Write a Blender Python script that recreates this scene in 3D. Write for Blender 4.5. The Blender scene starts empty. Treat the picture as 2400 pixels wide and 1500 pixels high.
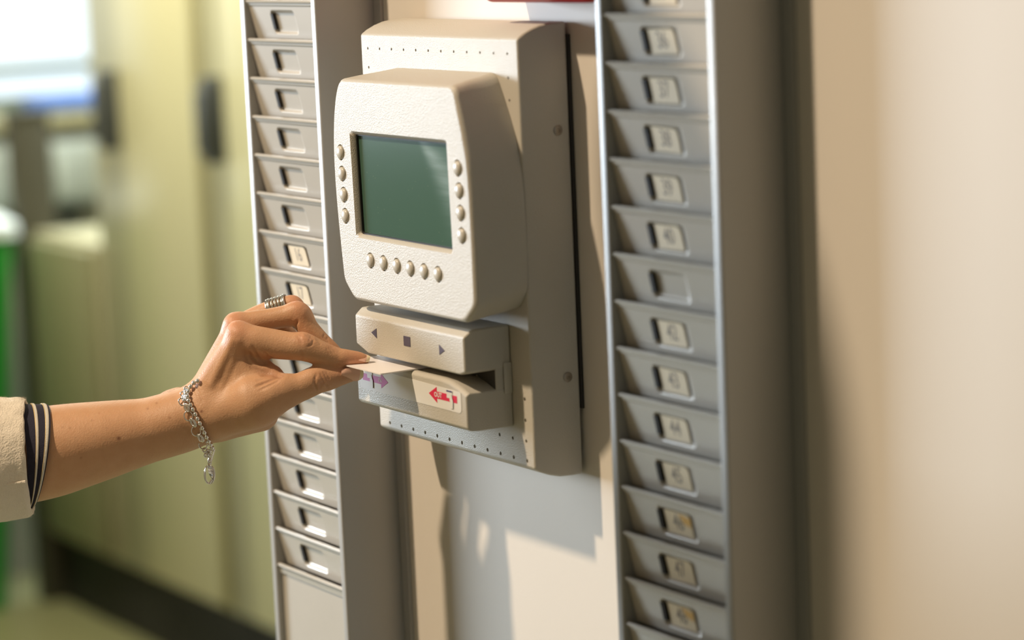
import bpy, bmesh, math, random
import numpy as np
from mathutils import Vector, Matrix

# ------------------------------------------------------------------ camera, world, lights, exposure
scene = bpy.context.scene
CAM = (1.63689347, -0.80899223, 0.07515703)
ROT = ((0.5298246901349147, -0.10448471444047376, 0.8416464472512639),
       (0.8470452304311491, 0.11483751835176476, -0.5189669758112263),
       (-0.04242847306024239, 0.9878741260034604, 0.14933403159646506))
FPX = 6268.06                                   # focal length for a 2400 px wide frame
cam_data = bpy.data.cameras.new('camera')
cam_data.sensor_fit = 'HORIZONTAL'
cam_data.sensor_width = 36.0
cam_data.lens = FPX / 2400 * 36
cam_data.clip_start = 0.05
cam_data.dof.use_dof = True
cam_data.dof.focus_distance = 1.652
cam_data.dof.aperture_fstop = 4.4
cam = bpy.data.objects.new('camera', cam_data)
mw = Matrix(ROT).to_4x4()
mw.translation = CAM
cam.matrix_world = mw
scene.collection.objects.link(cam)
scene.camera = cam

scene.view_settings.view_transform = 'Standard'
scene.view_settings.look = 'None'
scene.view_settings.exposure = 0.13
scene.view_settings.gamma = 1.0
scene.view_settings.use_curve_mapping = False

world = bpy.data.worlds.new('world')
scene.world = world
world.use_nodes = True
wbg = world.node_tree.nodes['Background']
wbg.inputs['Color'].default_value = (0.92, 0.84, 0.62, 1)
wbg.inputs['Strength'].default_value = 0.12


def lamp(name, kind, loc, aim, power, color, size=0.1, size_y=None, spot=None):
    d = bpy.data.lights.new(name, kind)
    d.energy = power
    d.color = color
    if kind == 'AREA':
        d.shape = 'RECTANGLE'
        d.size = size
        d.size_y = size_y or size
    elif kind == 'SPOT':
        d.shadow_soft_size = size
        d.spot_size = spot
        d.spot_blend = 0.5
    o = bpy.data.objects.new(name, d)
    o.location = loc
    o.rotation_euler = (Vector(aim) - Vector(loc)).to_track_quat('-Z', 'Y').to_euler()
    scene.collection.objects.link(o)
    return o


KEY_T = Vector((0.28, 0.0, -0.15))
KEY_D = Vector((0.41, 1.0, -1.22)).normalized()
lamp('key_spot', 'SPOT', KEY_T - KEY_D * 4.0, KEY_T, 640, (1.0, 0.79, 0.56), 0.085, spot=math.radians(46))
lamp('window_light', 'AREA', (-3.3, -1.75, 0.15), (0.3, 0.0, -0.15), 54, (0.78, 0.89, 1.0), 1.2, 0.8).data.spread = math.radians(110)
lamp('back_window_light', 'AREA', (-3.35, 2.1, 0.75), (0.1, -0.3, -0.15), 95, (0.86, 0.94, 1.0), 1.2, 1.2)
lamp('locker_fill_light', 'AREA', (-2.5, 0.62, 0.85), (-2.55, 1.05, -0.1), 32, (1.0, 0.95, 0.75), 1.2, 0.5)  # added fill without a fixture, brightens the lockers from above

# ------------------------------------------------------------------ helpers
COL = scene.collection
M = {}


def nodes(name):
    m = bpy.data.materials.new(name)
    m.use_nodes = True
    return m, m.node_tree.nodes, m.node_tree.links, m.node_tree.nodes['Principled BSDF']


def mat(name, col, rough=0.5, metal=0.0, bump=0.0, bscale=900, var=0.0, vscale=30, spec=0.5, coat=0.0,
        sss=0.0, emit=None, estr=0.0, alpha=1.0, bdist=0.0002):
    m, n, l, b = nodes(name)
    b.inputs['Base Color'].default_value = (*col, 1)
    b.inputs['Roughness'].default_value = rough
    b.inputs['Metallic'].default_value = metal
    b.inputs['Specular IOR Level'].default_value = spec
    b.inputs['Coat Weight'].default_value = coat
    if sss:
        b.inputs['Subsurface Weight'].default_value = sss
        b.inputs['Subsurface Radius'].default_value = (0.006, 0.0025, 0.0012)
        b.inputs['Subsurface Scale'].default_value = 1.0
    if emit:
        b.inputs['Emission Color'].default_value = (*emit, 1)
        b.inputs['Emission Strength'].default_value = estr
    tc = n.new('ShaderNodeNewGeometry')
    if bump:
        t = n.new('ShaderNodeTexNoise')
        t.inputs['Scale'].default_value = bscale
        t.inputs['Detail'].default_value = 2
        l.new(tc.outputs['Position'], t.inputs['Vector'])
        bp = n.new('ShaderNodeBump')
        bp.inputs['Strength'].default_value = bump
        bp.inputs['Distance'].default_value = bdist
        l.new(t.outputs['Fac'], bp.inputs['Height'])
        l.new(bp.outputs['Normal'], b.inputs['Normal'])
    if var:
        t = n.new('ShaderNodeTexNoise')
        t.inputs['Scale'].default_value = vscale
        t.inputs['Detail'].default_value = 4
        l.new(tc.outputs['Position'], t.inputs['Vector'])
        mx = n.new('ShaderNodeMix')
        mx.data_type = 'RGBA'
        mx.inputs[6].default_value = tuple(max(0, c * (1 - var)) for c in col) + (1,)
        mx.inputs[7].default_value = tuple(min(1, c * (1 + var)) for c in col) + (1,)
        l.new(t.outputs['Fac'], mx.inputs[0])
        l.new(mx.outputs[2], b.inputs['Base Color'])
    M[name] = m
    return m


def label(o, text=None, cat=None, group=None, kind=None):
    if text: o['label'] = text
    if cat: o['category'] = cat
    if group: o['group'] = group
    if kind: o['kind'] = kind
    return o


def empty(name, loc=(0, 0, 0)):
    o = bpy.data.objects.new(name, None)
    o.empty_display_size = 0.02
    o.location = loc
    COL.objects.link(o)
    return o


def link_mesh(name, me, parent=None, loc=None):
    o = bpy.data.objects.new(name, me)
    COL.objects.link(o)
    if loc is not None:
        o.location = loc
    if parent is not None:
        o.parent = parent
        # all geometry is written in world coordinates; parents may sit away from the origin
        if loc is None:
            w = Vector((0, 0, 0))
            p = parent
            while p is not None:
                w += p.location
                p = p.parent
            o.location = -w
    return o


def finish(me, mats, angle=35, smooth=True):
    for m in (mats if isinstance(mats, (list, tuple)) else [mats]):
        me.materials.append(m)
    if smooth:
        me.polygons.foreach_set('use_smooth', [True] * len(me.polygons))
        if angle:
            me.set_sharp_from_angle(angle=math.radians(angle))
    me.update()


def mesh(name, verts, faces, mats, parent=None, angle=35, smooth=True):
    me = bpy.data.meshes.new(name)
    me.from_pydata([tuple(v) for v in verts], [], faces)
    me.validate()
    bm = bmesh.new(); bm.from_mesh(me)
    bmesh.ops.recalc_face_normals(bm, faces=bm.faces)
    bm.to_mesh(me); bm.free()
    finish(me, mats, angle, smooth)
    return link_mesh(name, me, parent)


def bm_box(bm, x0, x1, y0, y1, z0, z1):
    vs = [bm.verts.new((x, y, z)) for x in (x0, x1) for y in (y0, y1) for z in (z0, z1)]
    for f in ((0, 1, 3, 2), (4, 6, 7, 5), (0, 4, 5, 1), (2, 3, 7, 6), (0, 2, 6, 4), (1, 5, 7, 3)):
        bm.faces.new([vs[i] for i in f])


def bm_obj(name, bm, mats, parent=None, bevel=0.0, seg=2, angle=35, minang=30):
    bmesh.ops.recalc_face_normals(bm, faces=bm.faces)
    if bevel:
        es = [e for e in bm.edges if len(e.link_faces) == 2 and e.calc_face_angle(0) > math.radians(minang)]
        bmesh.ops.bevel(bm, geom=es, offset=bevel, segments=seg, profile=0.5, affect='EDGES', clamp_overlap=True)
    me = bpy.data.meshes.new(name)
    bm.to_mesh(me); bm.free()
    finish(me, mats, angle)
    return link_mesh(name, me, parent)


def box(name, x0, x1, y0, y1, z0, z1, m, parent=None, bevel=0.0, seg=2):
    bm = bmesh.new()
    bm_box(bm, x0, x1, y0, y1, z0, z1)
    return bm_obj(name, bm, m, parent, bevel, seg)


def loft(bm, rings, cap=True):
    """rings: list of equally long closed loops of points"""
    vr = [[bm.verts.new(p) for p in r] for r in rings]
    n = len(rings[0])
    for a, b in zip(vr, vr[1:]):
        for i in range(n):
            bm.faces.new((a[i], a[(i + 1) % n], b[(i + 1) % n], b[i]))
    if cap:
        bm.faces.new(vr[0]); bm.faces.new(list(reversed(vr[-1])))
    return vr


def round_poly(pts, radii, seg=4):
    """2D polygon with rounded corners"""
    out = []
    n = len(pts)
    for i, p in enumerate(pts):
        r = radii[i] if isinstance(radii, (list, tuple)) else radii
        p = Vector(p); a = Vector(pts[i - 1]); b = Vector(pts[(i + 1) % n])
        u = (a - p); v = (b - p)
        if r <= 0:
            out.append(p); continue
        r = min(r, u.length * .49, v.length * .49)
        A = p + u.normalized() * r; B = p + v.normalized() * r
        for k in range(seg + 1):
            t = k / seg
            out.append(A * (1 - t) ** 2 + p * 2 * t * (1 - t) + B * t * t)
    return out


def cyl_ring(c, r, axis='y', n=16, sx=1.0, sz=1.0):
    out = []
    for k in range(n):
        a = 2 * math.pi * k / n
        if axis == 'y': out.append((c[0] + math.cos(a) * r * sx, c[1], c[2] + math.sin(a) * r * sz))
        elif axis == 'x': out.append((c[0], c[1] + math.cos(a) * r, c[2] + math.sin(a) * r))
        else: out.append((c[0] + math.cos(a) * r, c[1] + math.sin(a) * r, c[2]))
    return out


def boolean(o, bm_cut, keep_angle=35):
    """subtract a cutter bmesh from o and bake the result"""
    bmesh.ops.recalc_face_normals(bm_cut, faces=bm_cut.faces)
    me = bpy.data.meshes.new('cut'); bm_cut.to_mesh(me); bm_cut.free()
    c = bpy.data.objects.new('cut', me); COL.objects.link(c)
    par, loc = o.parent, o.location.copy()
    o.parent = None; o.location = (0, 0, 0)
    md = o.modifiers.new('b', 'BOOLEAN'); md.operation = 'DIFFERENCE'; md.solver = 'EXACT'; md.object = c
    dg = bpy.context.evaluated_depsgraph_get(); dg.update()
    new = bpy.data.meshes.new_from_object(o.evaluated_get(dg))
    o.modifiers.clear()
    new.set_sharp_from_angle(angle=math.radians(keep_angle))
    o.data = new
    o.parent = par; o.location = loc
    bpy.data.objects.remove(c); bpy.data.meshes.remove(me)


def tube(name, pts, r, m, parent=None, n=8, closed=False):
    bm = bmesh.new()
    pts = [Vector(p) for p in pts]
    rings = []
    prev = None
    N = len(pts)
    for i, p in enumerate(pts):
        if closed: t = (pts[(i + 1) % N] - pts[i - 1]).normalized()
        else: t = (pts[min(i + 1, N - 1)] - pts[max(i - 1, 0)]).normalized()
        if prev is None:
            s = t.orthogonal().normalized()
        else:
            s = (prev - t * prev.dot(t)).normalized()
        prev = s
        b = t.cross(s)
        rr = r[i] if isinstance(r, (list, tuple)) else r
        rings.append([p + (s * math.cos(2 * math.pi * k / n) + b * math.sin(2 * math.pi * k / n)) * rr for k in range(n)])
    if closed:
        vr = [[bm.verts.new(p) for p in q] for q in rings]
        # find twist offset for the last joint
        best = min(range(n), key=lambda s: (rings[-1][0] - rings[0][s]).length)
        for i in range(N):
            a = vr[i]; b2 = vr[(i + 1) % N]; off = best if i == N - 1 else 0
            for k in range(n):
                bm.faces.new((a[k], a[(k + 1) % n], b2[(k + 1 + off) % n], b2[(k + off) % n]))
    else:
        loft(bm, rings)
    return bm_obj(name, bm, m, parent, angle=60)


def text_geo(s, size, depth=0.0, spacing=1.0, xs=1.0, bold=0.0):
    """verts and faces of a flat text, centred, in the local XY plane"""
    cu = bpy.data.curves.new('t', 'FONT')
    cu.body = s; cu.size = size; cu.align_x = 'CENTER'; cu.align_y = 'CENTER'
    cu.space_character = spacing; cu.resolution_u = 3; cu.offset = bold
    o = bpy.data.objects.new('t', cu); COL.objects.link(o)
    dg = bpy.context.evaluated_depsgraph_get(); dg.update()
    me = bpy.data.meshes.new_from_object(o.evaluated_get(dg))
    v = [(p.co.x * xs, p.co.y) for p in me.vertices]
    f = [tuple(p.vertices) for p in me.polygons]
    bpy.data.objects.remove(o); bpy.data.curves.remove(cu); bpy.data.meshes.remove(me)
    return v, f


# ------------------------------------------------------------------ materials
mat('wall_paint', (0.66, 0.61, 0.54), 0.55, bump=0.15, bscale=500, var=0.03, vscale=6)
mat('plastic', (0.53, 0.495, 0.425), 0.45, bump=0.55, bscale=1500, bdist=0.0005)
mat('plastic_smooth', (0.53, 0.50, 0.43), 0.35, bump=0.1, bscale=1150)
mat('grey_metal', (0.51, 0.48, 0.425), 0.36, metal=0.1, var=0.06, vscale=14, bump=0.05, bscale=300)
mat('frame_metal', (0.40, 0.395, 0.38), 0.42, metal=0.15, var=0.04, vscale=8)
mat('dark_gap', (0.02, 0.018, 0.015), 0.7)
mat('slot_dark', (0.05, 0.045, 0.035), 0.5)
mat('tag_card', (0.80, 0.70, 0.52), 0.6, var=0.08, vscale=150)
mat('tag_ink', (0.30, 0.26, 0.22), 0.7)
mat('tag_tape', (0.75, 0.48, 0.16), 0.5)
mat('red_plastic', (0.42, 0.012, 0.02), 0.3)
mat('card_white', (0.95, 0.92, 0.93), 0.3)
mat('label_white', (0.80, 0.79, 0.76), 0.3)
mat('print_red', (0.72, 0.03, 0.09), 0.4)
mat('print_magenta', (0.46, 0.07, 0.27), 0.4)
mat('print_navy', (0.04, 0.03, 0.16), 0.4)
mat('chrome_icon', (0.12, 0.115, 0.17), 0.3, metal=0.3, bump=0.5, bscale=1600)
mat('steel_screw', (0.34, 0.30, 0.25), 0.4, metal=0.6)
mat('silver', (0.82, 0.80, 0.76), 0.16, metal=1.0)
mat('old_silver', (0.68, 0.64, 0.56), 0.2, metal=1.0, bump=0.6, bscale=1500)
mat('locker_paint', (0.60, 0.545, 0.31), 0.32, var=0.03, vscale=3)
mat('locker_frame', (0.44, 0.41, 0.25), 0.35, var=0.03, vscale=3)
mat('cupboard_paint', (0.27, 0.26, 0.14), 0.4)
mat('handle_dark', (0.075, 0.08, 0.075), 0.4)
mat('plinth_dark', (0.022, 0.020, 0.014), 0.7)
mat('floor_paint', (0.26, 0.25, 0.12), 0.35, var=0.06, vscale=5)
mat('left_wall_paint', (0.42, 0.40, 0.33), 0.7)
mat('bin_green', (0.02, 0.30, 0.035), 0.35)
mat('bin_white', (0.75, 0.82, 0.80), 0.4)
mat('bin_navy', (0.01, 0.025, 0.06), 0.4)
mat('post_dark', (0.05, 0.045, 0.025), 0.6)
mat('radiator_paint', (0.42, 0.46, 0.43), 0.4)
mat('blue_cloth', (0.10, 0.20, 0.55), 0.7)
mat('window_frame', (0.16, 0.20, 0.16), 0.5)
mat('window_glow', (0.1, 0.1, 0.1), 0.3, emit=(0.80, 0.93, 1.0), estr=1.25)
mat('knit_cream', (0.74, 0.67, 0.56), 0.9, bump=1.0, bscale=900, var=0.06, vscale=260, bdist=0.0006)
mat('rib_navy', (0.012, 0.011, 0.028), 0.85, bump=0.6, bscale=1100, bdist=0.0004)
mat('rib_white', (0.60, 0.57, 0.50), 0.8, bump=0.6, bscale=1100, bdist=0.0004)
mat('gold_thread', (0.62, 0.48, 0.24), 0.5, metal=0.5, bump=1.0, bscale=1400)
mat('nail', (0.80, 0.48, 0.36), 0.22, coat=0.4)
mat('nail_tip', (0.88, 0.74, 0.50), 0.3, coat=0.3)
mat('hair', (0.62, 0.50, 0.36), 0.5)


def make_skin():
    m, n, l, b = nodes('skin')
    at = n.new('ShaderNodeAttribute'); at.attribute_name = 'tint'
    sep = n.new('ShaderNodeSeparateColor'); l.new(at.outputs['Color'], sep.inputs[0])
    g = n.new('ShaderNodeNewGeometry')
    t = n.new('ShaderNodeTexNoise'); t.inputs['Scale'].default_value = 110; t.inputs['Detail'].default_value = 5
    l.new(g.outputs['Position'], t.inputs['Vector'])
    def mix(a, bcol, fac):
        x = n.new('ShaderNodeMix'); x.data_type = 'RGBA'
        for i, c in ((6, a), (7, bcol)):
            if isinstance(c, tuple): x.inputs[i].default_value = (*c, 1)
            else: l.new(c, x.inputs[i])
        l.new(fac, x.inputs[0])
        return x.outputs[2]
    c0 = mix((0.52, 0.285, 0.15), (0.62, 0.365, 0.215), t.outputs['Fac'])
    c1 = mix(c0, (0.62, 0.29, 0.17), sep.outputs[0])
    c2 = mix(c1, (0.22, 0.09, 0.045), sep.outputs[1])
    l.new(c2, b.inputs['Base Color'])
    b.inputs['Roughness'].default_value = 0.50
    b.inputs['Specular IOR Level'].default_value = 0.38
    b.inputs['Subsurface Weight'].default_value = 0.12
    b.inputs['Subsurface Radius'].default_value = (0.006, 0.0022, 0.001)
    b.inputs['Subsurface Scale'].default_value = 1.0
    v = n.new('ShaderNodeTexVoronoi'); v.inputs['Scale'].default_value = 950
    l.new(g.outputs['Position'], v.inputs['Vector'])
    t2 = n.new('ShaderNodeTexNoise'); t2.inputs['Scale'].default_value = 420; t2.inputs['Detail'].default_value = 3
    l.new(g.outputs['Position'], t2.inputs['Vector'])
    ad = n.new('ShaderNodeMath'); ad.operation = 'ADD'
    l.new(v.outputs['Distance'], ad.inputs[0]); l.new(t2.outputs['Fac'], ad.inputs[1])
    bp = n.new('ShaderNodeBump'); bp.inputs['Strength'].default_value = 0.35; bp.inputs['Distance'].default_value = 0.00025
    l.new(ad.outputs[0], bp.inputs['Height']); l.new(bp.outputs['Normal'], b.inputs['Normal'])
    M['skin'] = m


mat('skin_plain', (0.60, 0.36, 0.22), 0.5, sss=0.1)
mat('hair_brown', (0.10, 0.055, 0.03), 0.5, bump=0.8, bscale=300, bdist=0.002)
make_skin()


def make_lcd():
    # dark green glass with a paler diagonal wedge broken up by stretched noise
    m, n, l, b = nodes('lcd_green')
    g = n.new('ShaderNodeNewGeometry')
    mp = n.new('ShaderNodeMapping'); mp.inputs['Rotation'].default_value = (0, math.radians(-38), 0)
    mp.inputs['Scale'].default_value = (18, 1, 260)
    l.new(g.outputs['Position'], mp.inputs['Vector'])
    t = n.new('ShaderNodeTexNoise'); t.inputs['Scale'].default_value = 1.0; t.inputs['Detail'].default_value = 5
    l.new(mp.outputs[0], t.inputs['Vector'])
    # paler wedge centred on a line from upper middle to the right edge
    sx = n.new('ShaderNodeSeparateXYZ'); l.new(g.outputs['Position'], sx.inputs[0])
    def math_(op, a, bb=None):
        k = n.new('ShaderNodeMath'); k.operation = op
        for i, q in ((0, a), (1, bb)):
            if q is None: continue
            if isinstance(q, (int, float)): k.inputs[i].default_value = q
            else: l.new(q, k.inputs[i])
        return k.outputs[0]
    X = math_('SUBTRACT', sx.outputs[0], 0.268); Z = math_('SUBTRACT', sx.outputs[2], -0.053)
    d = math_('ADD', math_('MULTIPLY', X, 0.62), math_('MULTIPLY', Z, 0.78))     # across the streak
    s = math_('SUBTRACT', math_('MULTIPLY', X, 0.78), math_('MULTIPLY', Z, 0.62))  # along the streak
    w = math_('ADD', math_('MULTIPLY', s, 0.22), 0.0028)
    q = math_('DIVIDE', d, w)
    gss = math_('POWER', 2.71828, math_('MULTIPLY', math_('MULTIPLY', q, q), -1.0))
    on = math_('GREATER_THAN', s, -0.002)
    fac = math_('MULTIPLY', math_('MULTIPLY', gss, on), math_('MULTIPLY', t.outputs['Fac'], 1.25))
    mx = n.new('ShaderNodeMix'); mx.data_type = 'RGBA'
    mx.inputs[6].default_value = (0.056, 0.112, 0.082, 1)
    mx.inputs[7].default_value = (0.26, 0.36, 0.35, 1)
    l.new(fac, mx.inputs[0])
    # fine dust specks
    v = n.new('ShaderNodeTexVoronoi'); v.inputs['Scale'].default_value = 240
    l.new(g.outputs['Position'], v.inputs['Vector'])
    sp = math_('LESS_THAN', v.outputs['Distance'], 0.055)
    mx2 = n.new('ShaderNodeMix'); mx2.data_type = 'RGBA'
    l.new(mx.outputs[2], mx2.inputs[6]); mx2.inputs[7].default_value = (0.30, 0.36, 0.20, 1)
    l.new(math_('MULTIPLY', sp, 0.6), mx2.inputs[0])
    l.new(mx2.outputs[2], b.inputs['Base Color'])
    b.inputs['Roughness'].default_value = 0.10
    b.inputs['Coat Weight'].default_value = 0.0
    M['lcd'] = m


make_lcd()

# ------------------------------------------------------------------ pixel helpers for the camera-facing arm
Rm = np.array(ROT)
RT, UP, BK = Rm[:, 0], Rm[:, 1], Rm[:, 2]        # camera right, up, back (towards camera)
C0 = np.array(CAM)
D0 = 1.652


def wp(px, py, d=0.0):
    """a point of the hand: seen at (px,py) in the 2400x1500 photograph, d mm nearer than the card edge"""
    z = D0 - d * 0.001
    return C0 + (RT * (px - 1200) / FPX - UP * (py - 750) / FPX - BK) * z


# ------------------------------------------------------------------ room
WY = 0.044       # wall face
box('wall_right', -0.03, 2.6, WY, WY + 0.12, -1.25, 1.4, M['wall_paint'])['kind'] = 'structure'
box('floor', -3.75, 3.2, -3.4, 3.2, -1.30, -1.25, M['floor_paint'])['kind'] = 'structure'

# left wall with a window opening seen above the low cabinet
XL = -3.6
bm = bmesh.new()
for a in ((-3.4, -2.4, -1.25, 1.6), (-2.4, 3.2, -1.25, -0.285), (-2.4, 3.2, 1.35, 1.6), (-0.75, 0.75, -0.285, 1.35), (2.9, 3.2, -0.285, 1.35)):
    bm_box(bm, XL - 0.15, XL, a[0], a[1], a[2], a[3])
bm_obj('wall_left', bm, M['left_wall_paint'])['kind'] = 'structure'
box('wall_back', -3.75, -0.03, 3.2, 3.3, -1.25, 1.6, M['left_wall_paint'])['kind'] = 'structure'
for i, (y0, y1) in enumerate(((0.75, 2.9), (-2.4, -0.75))):
    w = box('window_%d' % (i + 1), XL - 0.11, XL - 0.10, y0 + 0.03, y1 - 0.03, -0.255, 1.32, M['window_glow'])
    w['kind'] = 'structure'
    bm = bmesh.new()
    for q in ((y0, y1, -0.285, -0.255), (y0, y1, 1.32, 1.35), (y0, y0 + 0.03, -0.285, 1.35), (y1 - 0.03, y1, -0.285, 1.35), (y0, y1, -0.21, -0.188), ((y0 + y1) / 2 + 0.25, (y0 + y1) / 2 + 0.29, -0.19, 1.32)):
        bm_box(bm, XL - 0.10, XL - 0.05, *q)
    bm_obj('window_frame', bm, M['window_frame'], w)
box('window_sill', XL - 0.05, XL + 0.06, 0.72, 2.93, -0.31, -0.286, M['locker_frame'], bpy.data.objects['window_1'])

o = box('storage_box', XL - 0.045, XL + 0.055, 1.27, 1.42, -0.286, -0.25, M['blue_cloth'], bevel=0.008)
label(o, 'small blue bundle lying on the sill of the bright window', 'cloth')

# radiator under the window
rad = empty('radiator', (XL + 0.05, 1.35, -0.5))
label(rad, 'pale grey radiator under the bright window, behind the low cabinet', 'radiator')
box('radiator_panel', XL + 0.03, XL + 0.06, 1.15, 1.75, -0.475, -0.345, M['radiator_paint'], rad, 0.004)
for k in range(9):
    box('fin', XL + 0.061, XL + 0.072, 1.17 + k * 0.06, 1.215 + k * 0.06, -0.465, -0.355, M['radiator_paint'], rad, 0.003)
box('radiator_shade', XL + 0.0, XL + 0.03, 1.3, 1.36, -0.53, -0.44, M['handle_dark'], rad, 0.003)  # dark block standing in for the shadow below the radiator

# lockers: row of tall metal cabinets facing the viewer's side
YL = 1.135


def locker(x0, x1, z1, text, group, handle=True, doorx=None, paint='locker_paint'):
    t = empty('locker', ((x0 + x1) / 2, YL + 0.2, -1.25))
    label(t, text, 'locker', group)
    box('body', x0, x1, YL + 0.012, YL + 0.45, -1.108, z1, M['locker_frame'], t, 0.002)
    box('plinth', x0 + 0.001, x1 - 0.001, YL + 0.03, YL + 0.42, -1.25, -1.108, M['plinth_dark'], t)
    d0, d1 = doorx
    dr = box('door', d0, d1, YL - 0.008, YL + 0.0115, -1.095, z1 - 0.012, M[paint], t, 0.003)
    if handle:
        h = bmesh.new()
        bm_box(h, d0 - 0.052, d0 - 0.012, YL - 0.030, YL + 0.0115, -0.313, -0.168)
        bm_obj('handle', h, M['handle_dark'], dr, 0.006)
        h = bmesh.new()
        bm_box(h, d0 - 0.046, d0 - 0.02, YL - 0.042, YL - 0.0305, -0.295, -0.19)
        bm_obj('grip', h, M['handle_dark'], dr, 0.004)
    return t


locker(-2.985, -2.455, 1.0, 'cream metal locker behind the raised hand, its grey handle left of the other one', 'row of cream lockers', doorx=(-2.815, -2.50))
locker(-2.449, -2.0, 1.0, 'cream metal locker right next to the card rack edge, with grey handle', 'row of cream lockers', doorx=(-2.385, -2.05))
locker(-1.994, -1.55, 1.0, 'cream metal locker mostly hidden behind the empty card rack', 'row of cream lockers', doorx=(-1.93, -1.6))
locker(-3.32, -2.991, -0.5, 'low olive cupboard at the far left below the bright window', 'low cupboards beside the lockers', handle=False, doorx=(-3.30, -3.01), paint='cupboard_paint')
p = empty('upright_post', (-3.36, 1.13, -1.25))
label(p, 'dark narrow upright post standing at the left end of the low cupboard', 'post')
box('post_body', -3.365, -3.322, 1.12, 1.20, -1.25, -0.28, M['post_dark'], p, 0.004)
box('post_cap', -3.368, -3.319, 1.117, 1.203, -0.28, -0.262, M['post_dark'], p, 0.004)

# waste bin at far left
b = empty('waste_bin', (-3.42, 0.99, -1.25))
label(b, 'green plastic bin with white lid and navy front, at the left edge behind the sleeve', 'bin')
bm = bmesh.new()
def rr(x0, x1, y0, y1, z, r=0.03):
    return [(q.x, q.y, z) for q in round_poly([(x0, y0), (x1, y0), (x1, y1), (x0, y1)], r)]
loft(bm, [rr(-3.51, -3.33, 0.92, 1.05, -1.25), rr(-3.59, -3.265, 0.90, 1.09, -0.50)])
bm_obj('bin_body', bm, M['bin_green'], b)
bm = bmesh.new()
loft(bm, [rr(-3.595, -3.255, 0.89, 1.10, -0.499), rr(-3.595, -3.255, 0.89, 1.10, -0.475), rr(-3.56, -3.29, 0.92, 1.07, -0.452)])
bm_obj('lid', bm, M['bin_white'], b)
mesh('front_panel', [(-3.51, 0.9155, -1.2), (-3.355, 0.9155, -1.2), (-3.325, 0.8965, -0.72), (-3.55, 0.8965, -0.72),
                     (-3.51, 0.9205, -1.2), (-3.355, 0.9205, -1.2), (-3.325, 0.9015, -0.72), (-3.55, 0.9015, -0.72)],
     [(0, 1, 2, 3), (4, 5, 6, 7), (0, 1, 5, 4), (1, 2, 6, 5), (2, 3, 7, 6), (3, 0, 4, 7)], M['bin_navy'], b)

# ------------------------------------------------------------------ card racks
PITCH = 0.026
SW = 0.0958           # inner width


def ray_rrect(cx, cz, hx, hz, r, ang):
    """distance along a ray from centre to a rounded rectangle"""
    dx, dz = math.cos(ang), math.sin(ang)
    lo, hi = 0.0, 1.0
    for _ in range(34):
        t = (lo + hi) / 2
        x, z = abs(dx * t), abs(dz * t)
        qx, qz = x - hx + r, z - hz + r
        s = math.hypot(max(qx, 0), max(qz, 0)) + min(max(qx, qz), 0) - r
        if s > 0: hi = t
        else: lo = t
    return lo


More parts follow.
